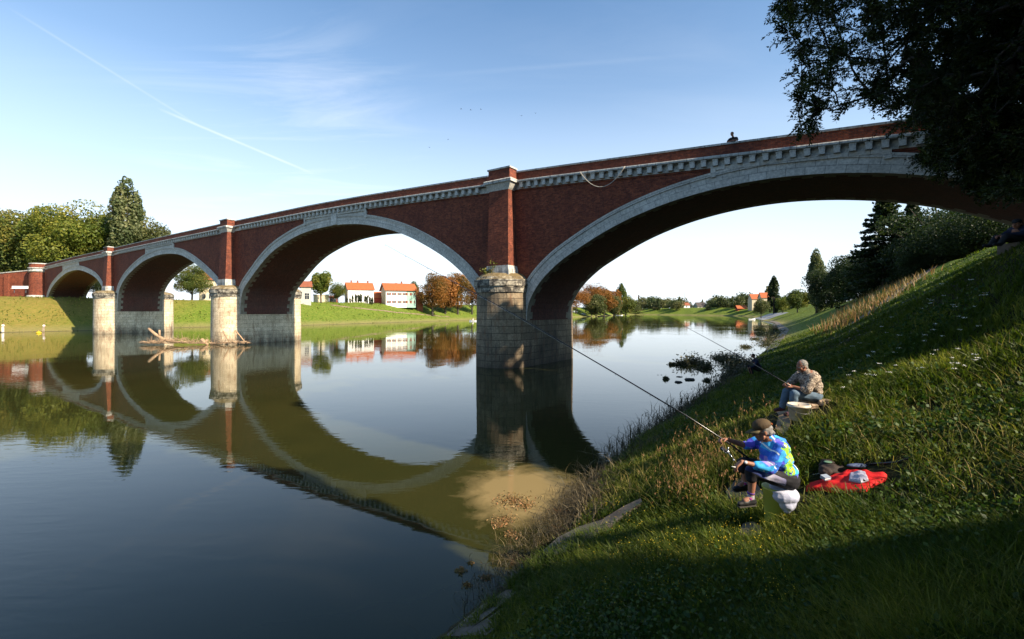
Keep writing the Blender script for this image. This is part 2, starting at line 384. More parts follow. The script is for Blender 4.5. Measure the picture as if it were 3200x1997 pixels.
# stirred-up silt off the near landing
sx=nd(t,'ShaderNodeSeparateXYZ'); lk(t,ob,sx.inputs[0])
sd=vmth(t,'LENGTH',vmth(t,'MULTIPLY',vmth(t,'SUBTRACT',ob,(0.3,11.6,0)),(0.72,0.60,0)),(0,0,0))
silt=mth(t,'SUBTRACT',1.25,mth(t,'ADD',sd,mth(t,'MULTIPLY',mth(t,'SUBTRACT',mu2,0.5),1.1)),clamp=True)
silt=ramp(t,silt,[(0.0,0.0),(0.6,1.0)])
wc=mix(t,mth(t,'MULTIPLY',silt,0.8),wc,(0.25,0.185,0.085))
lk(t,wc,b.inputs['Base Color'])
mp1=nd(t,'ShaderNodeMapping',inp={2:(0,0,R(-34)),3:(0.5,1.6,1)}); lk(t,ob,mp1.inputs[0])
w1=noise(t,mp1.outputs[0],2.2,3,0.5,0.4); w2=noise(t,ob,0.22,2,0.5)
rip=ramp(t,noise(t,ob,0.06,3,0.6),[(0.42,0.10),(0.68,1.0)])
hgt=mth(t,'ADD',mth(t,'MULTIPLY',mth(t,'MULTIPLY',w1,rip),0.006),mth(t,'MULTIPLY',w2,0.007))
bn=nd(t,'ShaderNodeBump',inp={0:1.0,1:1.0}); lk(t,hgt,bn.inputs['Height']); lk(t,bn.outputs[0],b.inputs['Normal'])
wr=4300
tag(mk('river_water',[(-wr,-wr,0),(wr,-wr,0),(wr,wr,0),(-wr,wr,0)],[(0,1,2,3)],m),kind='structure')
# ================================================================ bridge (local x = -t, y = w)
TOPT=[(-60,11.2),(-40,13.1),(-30,13.95),(-22.45,14.48),(-14.2,15.0),(-5.7,15.52),(0,15.84),(6.8,16.14),(13.35,16.4),(20.7,16.68),(30,16.93),(38,17.0),(53,17.14),(72,17.24),(90,17.24),(106,17.24),(126,17.3),(155,17.1)]
tt=np.array([p[0] for p in TOPT]); tz=np.array([p[1] for p in TOPT])
_ts=np.linspace(-60,155,431); _zs=np.interp(_ts,tt,tz); _k=np.hanning(17);_k/=_k.sum()
_zs=np.convolve(np.pad(_zs,8,mode='edge'),_k,'valid')
def ztop(t): return np.interp(t,_ts,_zs)
BW=7.5
def tu(u,w=0.0):
    s=(u-U0)/F; ox=O.x+N.x*w; oy=O.y+N.y*w
    return (ox-oy*s)/(D.y*s-D.x)
bridge=empty('brick_bridge',(O.x,O.y,0),math.atan2(-D.y,-D.x))
tag(bridge,'long red brick bridge with pale limestone arch rings crossing the whole river','bridge')
def BP(t,w,z):
    p=O+D*t+N*w; return Vector((p.x,p.y,z))
def catmull(P,n):
    P=np.array(P,float); Q=np.vstack([2*P[0]-P[1],P,2*P[-1]-P[-2]]); out=[]
    for i in range(1,len(Q)-2):
        for k in range(12):
            s=k/12.; a,b_,c,d_=Q[i-1:i+3]
            out.append(0.5*((2*b_)+(-a+c)*s+(2*a-5*b_+4*c-d_)*s*s+(-a+3*b_-3*c+d_)*s**3))
    out.append(P[-1]); out=np.array(out)
    L=np.concatenate([[0],np.cumsum(np.hypot(*np.diff(out,axis=0).T))]); q=np.linspace(0,L[-1],n)
    return np.stack([np.interp(q,L,out[:,0]),np.interp(q,L,out[:,1])],1),q
A4=[(-0.02,3.75),(-0.1,4.7),(-0.40,5.5),(-0.9,6.3),(-1.6,7.1),(-2.71,8.02),(-3.73,8.68),(-6.16,9.95),(-8.31,10.85),(-10.63,11.55),(-12.87,12.0),(-15.0,12.25),(-17.0,12.33)]
A4=A4+[(-34-a,z) for a,z in A4[:-1][::-1]]
A3=[(4.55,3.85),(4.65,5.0),(5.19,6.25),(6.96,8.05),(9.87,9.95),(14.46,12.05),(19.83,13.5),(25.3,14.03),(31.39,13.76),(36.82,12.57),(40.2,11.2),(43.6,9.1),(45.9,7.4),(46.7,5.6),(46.82,4.05)]
A2=[(51.9,4.05),(52.1,6.2),(53.0,7.9),(56.65,9.95),(62.2,12.3),(67.3,13.7),(73.5,14.18),(79.5,13.9),(84.5,13.1),(90.58,11.35),(94.2,9.6),(96.0,7.7),(96.6,4.45)]
A1=[(102.6,4.5),(103.2,7.2),(104.8,8.8),(109,11.2),(114.6,12.75),(122.8,13.95),(130.9,13.9),(137.0,13.1),(143.5,11.6),(148,9.9),(151.0,7.6),(152.3,4.0)]
STEPS={0:(-22.73,-13.88),1:(19.75,31.19),2:(68.92,81.28),3:(122.29,135.73)}
RW=1.05
outers=[]
for k,P in enumerate([A4[::-1] if False else A4,A3,A2,A1]):
    P=sorted(P,key=lambda p:0) if False else P
    n=90; C,L=catmull(P,n)
    if C[0,0]>C[-1,0]: C=C[::-1].copy(); L=L[-1]-L[::-1]
    tg=np.gradient(C,axis=0); tg/=np.linalg.norm(tg,axis=1)[:,None]
    nr_=np.stack([-tg[:,1],tg[:,0]],1)         # points out of the opening
    Oc=C+nr_*RW; outers.append((C,Oc))
    # soffit barrel
    V=[];uv=[]
    for i in range(n):
        for w in (0.0,BW): V.append((-C[i,0],w,C[i,1])); uv.append((L[i],w))
    Fc=[(2*i,2*i+1,2*i+3,2*i+2) for i in range(n-1)]
    uv=np.array(uv)
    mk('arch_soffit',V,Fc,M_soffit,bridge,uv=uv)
    # ring faces near and far with a moulding along the outer edge
    for side in (0,1):
        def pt(c,w): return (-c[0],(-w if side==0 else BW+w),c[1])
        V=[];uv=[];Fc=[]
        Mo=C+nr_*(RW-0.24); M2=C+nr_*(RW-0.20)
        rows=[(C,0.0,0.0),(C,0.05,0.0),(Mo,0.05,RW-.24),(Mo,0.12,RW-.24),(M2,0.12,RW-.2),(Oc,0.14,RW),(Oc,0.0,RW)]
        for i in range(n):
            for c,w,r in rows: V.append(pt(c[i],w)); uv.append((r+0.03,L[i]))
        K=len(rows)
        Fc=[(i*K+j,i*K+j+1,(i+1)*K+j+1,(i+1)*K+j) for i in range(n-1) for j in range(K-1)]
        mk('arch_ring',V,Fc,M_ring,bridge,uv=[(a[1],a[0]*1.0) for a in uv])
        # raised crown panel between the two shoulders
        s0,s1=STEPS[k]; ts=np.linspace(s0,s1,30); oi=np.argsort(Oc[:,0]); zi=np.interp(ts,Oc[oi,0],Oc[oi,1])
        zt=ztop(ts)-1.46; zi=np.minimum(zi-0.2,zt-0.05)
        V=[];uv=[];Fc=[]
        w0=0.045
        for i,tv in enumerate(ts):
            for z,w in ((zi[i],0.0),(zi[i],w0),(zt[i]-0.22,w0),(zt[i]-0.22,0.15),(zt[i],0.16),(zt[i],0.0)):
                V.append((-tv,(-w if side==0 else BW+w),z)); uv.append((tv,z))
        Fc=[(i*6+j,i*6+j+1,(i+1)*6+j+1,(i+1)*6+j) for i in range(29) for j in range(5)]
        Fc+=[tuple(range(6)),tuple(range(174,180))]
        mbp=MB(); mbp.add(V,Fc)
        for sgn,tv in ((1,s0),(-1,s1)):      # shoulder uprights
            z0=np.interp(tv,Oc[oi,0],Oc[oi,1])-0.3; z1=float(ztop(tv))-1.47
            y0,y1=(-0.158,0.0) if side==0 else (BW,BW+0.158)
            x0,x1=sorted((-(tv-sgn*0.0),-(tv+sgn*0.30)))
            mbp.box(x0,x1,y0,y1,z0,z1)
        uvs=[(-v[0],v[2]) for v in mbp.V]
        mk('crown_panel',mbp.V,mbp.F,M_ring,bridge,uv=uvs)
    # keystone of the second opening
kt=25.3
kb=MB(); z0=14.05; kb.box(-kt-0.45,-kt+0.45,-0.2,0.0,z0,float(ztop(kt))-1.48)
mk('keystone',kb.V,kb.F,M_brk,bridge,uv=[(v[0],v[2]) for v in kb.V])
# spandrel walls
def zlow(ts):
    z=np.full(ts.shape,2.0)
    for C,Oc in outers:
        a,b_=C[0,0],C[-1,0]; top=C[:,1]
        inside=(ts>a-RW+0.02)&(ts<b_+RW-0.02)
        o=Oc[(Oc[:,1]>0)]; oi=np.argsort(o[:,0]); zz=np.interp(ts,o[oi,0],o[oi,1])-0.05
        z=np.where(inside,np.maximum(z,zz),z)
    return z
ts=np.unique(np.concatenate([np.arange(-60,154.6,0.5)]+[np.array([C[0,0]-RW+.021,C[0,0]-RW+.01,C[-1,0]+RW-.021,C[-1,0]+RW-.01]) for C,_ in outers]))
zl=zlow(ts); zh=ztop(ts)-1.2
for w in (0.0,BW):
    V=[];uv=[]
    for i,tv in enumerate(ts):
        for z in (zl[i],zh[i]): V.append((-tv,w,z)); uv.append((tv,z))
    Fc=[(2*i,2*i+1,2*i+3,2*i+2) for i in range(len(ts)-1) if zl[i]<zh[i]]
    mk('spandrel_wall',V,Fc,M_brick,bridge,uv=uv)
def sweep(name,t0,t1,prof,m,step=1.0,uvf=None,sides=(0,1)):
    ts=np.linspace(t0,t1,max(2,int((t1-t0)/step))); K=len(prof)
    for side in sides:
        V=[];uv=[]
        per=[0]
        for j in range(K): 
            a=prof[j];b_=prof[(j+1)%K]; per.append(per[-1]+math.hypot(a[0]-b_[0],a[1]-b_[1]))
        for tv in ts:
            zt=float(ztop(tv))
            for j,(w,dz) in enumerate(prof): V.append((-tv,(-w if side==0 else BW+w),zt+dz)); uv.append((tv,zt+dz if uvf is None else per[j]))
        Fc=[(i*K+j,i*K+(j+1)%K,(i+1)*K+(j+1)%K,(i+1)*K+j) for i in range(len(ts)-1) for j in range(K)]
        Fc+=[tuple(range(K)),tuple((len(ts)-1)*K+j for j in range(K))]
        mk(name,V,Fc,m,bridge,uv=uv)
T0,T1=-59,153.5
sweep('parapet',T0,T1,[(-0.02,-0.80),(-0.02,-0.12),(-0.42,-0.12),(-0.42,-1.0),(-0.02,-1.0)],M_brick)
sweep('coping',T0,T1,[(0.06,-0.13),(0.06,-0.02),(-0.2,0.02),(-0.47,-0.02),(-0.47,-0.13)],M_trim)
sweep('cornice',T0,T1,[(0.0,-0.80),(0.40,-0.84),(0.42,-0.90),(0.42,-1.0),(0.36,-1.03),(0.0,-1.03)],M_trim)
sweep('frieze',T0,T1,[(0.0,-1.03),(0.035,-1.03),(0.035,-1.50),(0.0,-1.50)],M_brk)
sweep('corbel_course',T0,T1,[(0.0,-1.55),(0.05,-1.55),(0.05,-1.63),(0.0,-1.66)],M_brick)
V=[];ts=np.linspace(T0,T1,110)
for tv in ts:
    for w in (0.3,BW-0.3): V.append((-tv,w,float(ztop(tv))-1.02))
mk('road_deck',V,[(2*i,2*i+1,2*i+3,2*i+2) for i in range(109)],M_conc,bridge)
# brackets under the cornice
bpos=list(np.arange(0.31,-33,-0.69))+list(np.arange(4.85,46.6,0.78))
far_b=list(np.arange(53.2,96,0.84))+list(np.arange(103.6,151,0.95))
bpos=[-b_ for b_ in [-x for x in bpos]]
def bracket_box(mb,tv,x=0.0,side=0):
    zt=float(ztop(tv)); hw=0.15
    y0,y1=(-0.33,-0.034) if side==0 else (BW+.034,BW+.33)
    mb.box(x-hw,x+hw,y0,y1,zt-1.44,zt-1.034)
proto=None
for tv in bpos[:100]:
    if proto is None:
        mb=MB(); mb.box(-.15,.15,-.33,-.034,-1.44,-1.034); mb.box(-.165,.165,-.345,-.034,-1.13,-1.032)
        proto=mb.build('stone_bracket',M_brk,bridge)
        uvl=proto.data.uv_layers.new(name='UVMap'); o=proto
    else:
        o=proto.copy(); COL.objects.link(o); o.parent=bridge
    o.location=(-tv,0,float(ztop(tv)))
mb=MB()
for tv in bpos[100:]+far_b: bracket_box(mb,tv,-tv,0)
tag(mb.build('stone_bracket',M_brk,bridge),kind='stuff')
# piers
def stadium(hw,tc,nose,n=20,ext=0.0,y1=BW):
    P=[]
    for k in range(n+1):
        a=math.pi*k/n; P.append((-(tc)+ (hw+ext)*math.cos(a), -(nose+ext)*math.sin(a)))
    for k in range(n+1):
        a=math.pi*k/n; P.append((-(tc)-(hw+ext)*math.cos(a), y1+(nose+ext)*math.sin(a)))
    return P
def extrude(name,rings,m,parent,capit=True):
    """rings: list of (outline, z)"""
    V=[];uv=[];n=len(rings[0][0]); sl=0
    for P,z in rings:
        per=0;pv=P[0]
        for j in range(n+1):
            p=P[j%n]; per+=math.hypot(p[0]-pv[0],p[1]-pv[1]); pv=p; V.append((p[0],p[1],z)); uv.append((per,z+sl))
    K=n+1
    Fc=[(i*K+j,i*K+j+1,(i+1)*K+j+1,(i+1)*K+j) for i in range(len(rings)-1) for j in range(n)]
    if capit: Fc.append(tuple((len(rings)-1)*K+j for j in range(n)))
    return mk(name,V,Fc,m,parent,uv=uv)
PIERS=[(2.25,2.28,5.97,7.05,8.15,0.92,3.0),(49.35,2.5,6.45,7.5,8.9,48.3,50.4),(99.6,2.95,7.0,8.0,9.5,98.6,100.8)]
PIL=[]
for tc_,hw,zc0,zc1,zp,p0,p1 in PIERS:
    P0=stadium(hw,tc_,hw); P1=stadium(hw,tc_,hw,ext=-0.06)
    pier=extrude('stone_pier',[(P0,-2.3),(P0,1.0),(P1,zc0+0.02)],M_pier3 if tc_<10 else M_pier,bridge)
    rng=random.Random(int(tc_)); n=len(P0)
    def wob(ext): 
        P=stadium(hw,tc_,hw,ext=ext); return [(x+rng.uniform(-.03,.03),y+rng.uniform(-.03,.03)) for x,y in P]
    cap=extrude('pier_cap',[(stadium(hw,tc_,hw,ext=-.07),zc0),(wob(0.02),zc0+.02),(wob(.08),zc0+.45),(wob(.08),zc0+.5),(wob(.15),zc0+.53),(wob(.15),zc1-.03),(wob(.02),zc1+.02),(wob(-.12),zc1+.2),(wob(-.5),zc1+.45),(wob(-1.2),zc1+.58)],M_cap,pier)
    # tapered pilaster, its base stone, its moulded cap and the parapet block above
    zt=float(ztop(tc_)); zk=zt-1.05
    for side in (0,1):
        sg=-1 if side==0 else 1; y0=0.0 if side==0 else BW
        def ring(t0,t1,p,z): 
            pts=[(-t0,y0),(-t0,y0+sg*p),(-t1,y0+sg*p),(-t1,y0)]
            return [(x,y,z) for x,y in pts]
        def stack(name,rs,m):
            V=[];uv=[]
            for t0,t1,p,z in rs:
                V+=ring(t0,t1,p,z); uv+=[(0,z),(p,z),(p+t1-t0,z),(2*p+t1-t0,z)]
            Fc=[(i*4+j,i*4+j+1,(i+1)*4+j+1,(i+1)*4+j) for i in range(len(rs)-1) for j in range(3)]
            Fc+=[(0,1,2,3),tuple((len(rs)-1)*4+j for j in range(4))]
            return mk(name,V,Fc,m,bridge,uv=uv)
        pl_=stack('pilaster',[(p0,p1,1.25,zp-0.02),(p0+.22,p1+.05,0.92,zk-0.62)],M_brick)
        stack('pilaster_base',[(p0-.12,p1+.12,1.36,zc1+.1),(p0-.12,p1+.12,1.34,zp-.45),(p0-.02,p1+.02,1.28,zp)],M_trim)
        stack('pilaster_cap',[(p0+.2,p1+.03,0.94,zk-.62),(p0+.1,p1+.06,0.98,zk-.5),(p0-.15,p1+.25,1.16,zk-.12),(p0-.18,p1+.28,1.2,zk-.08)],M_brk)
        stack('pilaster_cornice',[(p0-.26,p1+.36,1.28,zk-.08),(p0-.26,p1+.36,1.3,zk+.12),(p0-.23,p1+.33,1.24,zk+.2)],M_trim)
        stack('parapet_block',[(p0+.02,p1+.05,1.02,zk+.2),(p0+.02,p1+.05,1.02,zt+.0)],M_brick)
        stack('block_coping',[(p0-.06,p1+.13,1.1,zt+.0),(p0-.06,p1+.13,1.1,zt+.12),(p0+.02,p1+.05,.95,zt+.17)],M_trim)
# abutment turret at the far end (round, slightly tapered) and the lower wall beyond it
def cyl_rings(cx,cy,rs,n=28):
    return [([(cx+r*math.cos(2*math.pi*k/n),cy+r*math.sin(2*math.pi*k/n)) for k in range(n)],z) for r,z in rs]
tcx=-156.6
tur=extrude('abutment_turret',cyl_rings(tcx,-0.2,[(2.55,5.5),(2.5,9.0),(2.35,14.9)]),M_brick,bridge)
extrude('turret_band',cyl_rings(tcx,-0.2,[(2.4,14.9),(2.65,15.15),(2.65,15.4),(2.42,15.42),(2.45,15.8),(2.68,15.95),(2.68,16.15),(2.42,16.17)]),M_trim,bridge)
extrude('turret_parapet',cyl_rings(tcx,-0.2,[(2.38,16.17),(2.38,17.1)]),M_brick,bridge)
extrude('turret_coping',cyl_rings(tcx,-0.2,[(2.5,17.1),(2.5,17.3),(2.3,17.36)]),M_trim,bridge)
extrude('turret_base',cyl_rings(tcx,-0.2,[(2.9,4.5),(2.9,8.6),(2.6,8.75)]),M_trim,bridge)
mb=MB(); mb.box(-153.8,-152.0,-0.02,BW+.02,2.0,15.6)
mk('abutment_wall',mb.V,mb.F,M_brick,bridge,uv=[(v[1],v[2]) for v in mb.V])
# near abutment under the last arch
mb=MB(); mb.box(34.02,60,-0.03,BW+.03,2.0,11.0)
mk('abutment_wall',mb.V,mb.F,M_brick,bridge,uv=[(v[0]+v[1],v[2]) for v in mb.V])
# ramp wall leading away from the turret along the left bank
rw=empty('ramp_wall',(0,0,0)); tag(rw,'long low red brick ramp wall running left from the round turret','wall')
a=BP(158,-0.5,0); pts=[(a.x,a.y,15.7),(-146,128,14.4),(-158,124,12.6),(-172,118,10.5)]
V=[];uv=[];Lr=0
for i,(x,y,z) in enumerate(pts):
    if i: Lr+=math.hypot(x-pts[i-1][0],y-pts[i-1][1])
    for oy,zz in ((0,6.5),(0,z),(0.7,z),(0.7,6.5)): V.append((x,y+oy,zz)); uv.append((Lr,zz))
mk('wall',V,[(i*4+j,i*4+j+1,(i+1)*4+j+1,(i+1)*4+j) for i in range(3) for j in range(3)]+[(0,1,2,3),(12,13,14,15)],M_brick,rw,uv=uv)
V=[]
for i,(x,y,z) in enumerate(pts):
    for oy,zz in ((-.12,z),(-.12,z+.25),(.82,z+.25),(.82,z)): V.append((x,y+oy,zz))
mk('coping',V,[(i*4+j,i*4+(j+1)%4,(i+1)*4+(j+1)%4,(i+1)*4+j) for i in range(3) for j in range(4)],M_trim,rw,uv=[(v[0],v[2]) for v in V])
for k,q in enumerate((0.55,1.4)):
    i=int(q); f=q-i; x=pts[i][0]*(1-f)+pts[i+1][0]*f; y=pts[i][1]*(1-f)+pts[i+1][1]*f; z=pts[i][2]*(1-f)+pts[i+1][2]*f
    mb=MB(); mb.box(x-.6,x+.6,y-.5,y-.02,6.5,z-.4); mk('buttress',mb.V,mb.F,M_brick,rw,uv=[(v[0]+v[1],v[2]) for v in mb.V])
# rope slung from the cornice
Pr=[]
r0=px(1812,541,34.0); 
t0,t1=tu(1812,-0.47),tu(1953,-0.47)
for i in range(25):
    f=i/24; tv=t0+(t1-t0)*f; z=float(ztop(tv))-0.85-1.55*4*f*(1-f)*0.82; Pr.append(BP(tv,-0.47,z))
mb=MB(); mb.tube(Pr,0.022,6); M_rope=plain('rope',(0.55,0.5,0.42)); tag(mb.build('hanging_rope',M_rope,None,True),'pale rope slung in a loop from the bridge cornice','rope')

def ray_ground_arr(u,v,y0=2.0,y1=60.0,n=220):
    u=np.asarray(u,float);v=np.asarray(v,float)
    Y=np.exp(np.linspace(math.log(y0),math.log(y1),n))[None,:]; x=(u[:,None]-U0)/F*Y; z=H+(V0-v[:,None])/F*Y
    Yb=np.broadcast_to(Y,x.shape); g=np.maximum(gz(x,Yb),0.0); k=np.argmax(g>=z,axis=1); i=np.arange(len(u))
    Yk=Yb[i,k]; return np.stack([(u-U0)/F*Yk,Yk,g[i,k]],1)
# ================================================================ trees
def quads_from(c,nrm,size,rng,aspect=0.6):
    """leaf quads: centres c (n,3), preferred normals, sizes (n,)"""
    n=len(c); r=rng.normal(size=(n,3)); nn=nrm*0.7+r*0.65; nn/=np.linalg.norm(nn,axis=1)[:,None]+1e-9
    a=np.cross(nn,rng.normal(size=(n,3))); a/=np.linalg.norm(a,axis=1)[:,None]+1e-9; b_=np.cross(nn,a)
    s=size[:,None]; w=s*aspect
    V=np.stack([c-a*s*.5,c+b_*w*.5+a*s*.05,c+a*s*.5,c-b_*w*.5+a*s*.05],1).reshape(-1,3)
    return V,np.arange(4*n).reshape(n,4)
def crown_pts(kind,rng,n):
    """unit crown: width 1, height 1 from z=0 to 1; returns centres, normals, tint"""
    L=[]
    if kind=='round':
        for i in range(38):
            while True:
                p=rng.uniform(-1,1,3)
                if p@p<1: break
            hh=p[2]*.5+.5; L.append((p[0]*.34,p[1]*.34,.16+.68*hh,*(rng.uniform(.12,.21)*np.array([1,1,.8]))))
    elif kind=='poplar':
        for i in range(46):
            h=rng.uniform(0.05,0.95); r=.36*math.sin(math.pi*min(1,(h*.92+.12)))**.7; a=rng.uniform(0,6.28)
            L.append((r*math.cos(a)*.8,r*math.sin(a)*.8,h,.14,.14,.13*rng.uniform(.6,1.15)))
    elif kind=='loose':
        for i in range(34):
            while True:
                p=rng.uniform(-1,1,3)
                if p@p<1: break
            L.append((p[0]*.40,p[1]*.40,.12+.78*(p[2]*.5+.5),*(rng.uniform(.07,.14)*np.array([1.25,1.25,.5]))))
    elif kind=='conifer':
        C=[];Nn=[]
        nb=240; per=n//nb
        for i in range(nb):
            h=(i+.5)/nb; R0=.5*(1-h)**.85*rng.uniform(.75,1.1)+.01; a=rng.uniform(0,6.28)
            s=rng.uniform(.1,1,per)**.7; rr_=s*R0; wid=.075*(1-h*.5)*(1.15-s)
            q=rng.normal(size=per)*wid
            x=rr_*math.cos(a)-q*math.sin(a); y=rr_*math.sin(a)+q*math.cos(a)
            z=h-.10*(1-h)*s**1.5+.03*s**3+rng.normal(size=per)*.006
            C.append(np.stack([x,y,z],1)); Nn.append(np.tile([math.cos(a)*.3,math.sin(a)*.3,.9],(per,1)))
        C=np.vstack(C); return C,np.vstack(Nn),rng.uniform(0,1,len(C))
    L=np.array(L); k=rng.integers(0,len(L),n); l=L[k]
    v=rng.normal(size=(n,3)); v/=np.linalg.norm(v,axis=1)[:,None]
    rad=rng.uniform(.55,1.08,n)**.6
    c=l[:,:3]+v*l[:,3:]*rad[:,None]
    lt=rng.uniform(0,1,len(L))
    return c,v,np.clip(lt[k]*.6+rng.uniform(0,.4,n),0,1)
PROTO={}
def tree_proto(kind,var,material,asp,nleaf,leaf):
    key=(kind,var,material.name,round(asp,1))
    if key in PROTO: return PROTO[key]
    rng=np.random.default_rng(hash((kind,var))%1000 if False else (len(kind)*31+var*7))
    c,nn,ti=crown_pts(kind,rng,nleaf)
    c=c.copy(); sc_=np.array([asp,asp,1.0]); c=c*sc_
    nn=nn/sc_; nn/=np.linalg.norm(nn,axis=1)[:,None]
    V,Fq=quads_from(c,nn,leaf*rng.uniform(.6,1.4,len(c)),rng,.7)
    me=('crown',V,Fq,np.repeat(ti,4)); mb=MB()
    mb.tube([(0,0,-.35),(0,0,-.1),(.01,0,.2),(0,.01,.55),(0,0,.85)],[.030,.024,.02,.012,.003],8)
    if kind!='conifer':
        for i in range(9):
            h=rng.uniform(.02,.5); a=rng.uniform(0,6.28); r=rng.uniform(.2,.36)*asp
            mb.tube([(0,0,h),(r*.5*math.cos(a),r*.5*math.sin(a),h+.12),(r*math.cos(a),r*math.sin(a),h+.28)],[.011,.007,.002],5)
    crown=mk('crown',V,Fq,material,None,col=np.repeat(ti,4)); trunk=mk('trunk',mb.V,mb.F,M_bark,None)
    PROTO[key]=[crown.data,trunk.data]
    bpy.data.objects.remove(crown); bpy.data.objects.remove(trunk)
    return PROTO[key]
def put_tree(name,label,cat,kind,material,x,y,zb,ztop_,width,trunkf=0.12,var=0,group=None,nleaf=5000,leaf=0.035,rz=None):
    hgt=ztop_-zb; ch=hgt*(1-trunkf); asp=width/ch
    cm,tm=tree_proto(kind,var,material,asp,nleaf,leaf)
    r=empty(name,(x,y,zb-.1),random.uniform(0,6.28) if rz is None else rz); tag(r,label,cat,group)
    for nm,me in (('crown',cm),('trunk',tm)):
        o=bpy.data.objects.new(nm,me); link(o,r); s=ch; o.scale=(s*asp/round(asp,1) if 0 else s,s,s); o.location=(0,0,hgt*trunkf)
    return r
random.seed(5)
def tpx(name,label,kind,material,u,vt,wpx,Y,vb=None,trunkf=.12,var=0,group=None,cat='tree',nleaf=6000,leaf=.032,push=0.0):
    x=(u-U0)/F*Y; zb=gz1(x,Y) if vb is None else H+(V0-vb)/F*Y
    if u<520 and Y>100: vt-=22; wpx*=1.12
    if 1780<u<1960 and cat=='tree': vt-=14; wpx*=1.1
    if u>2560 and cat=='tree': zb-=.22*(H+(V0-vt)/F*Y-zb); vt-=12; wpx*=1.15
    return put_tree(name,label,cat,kind,material,x,Y,zb,H+(V0-vt)/F*Y,wpx/F*Y,trunkf,var,group,nleaf,leaf)
GL='trees on the left bank behind the bridge'
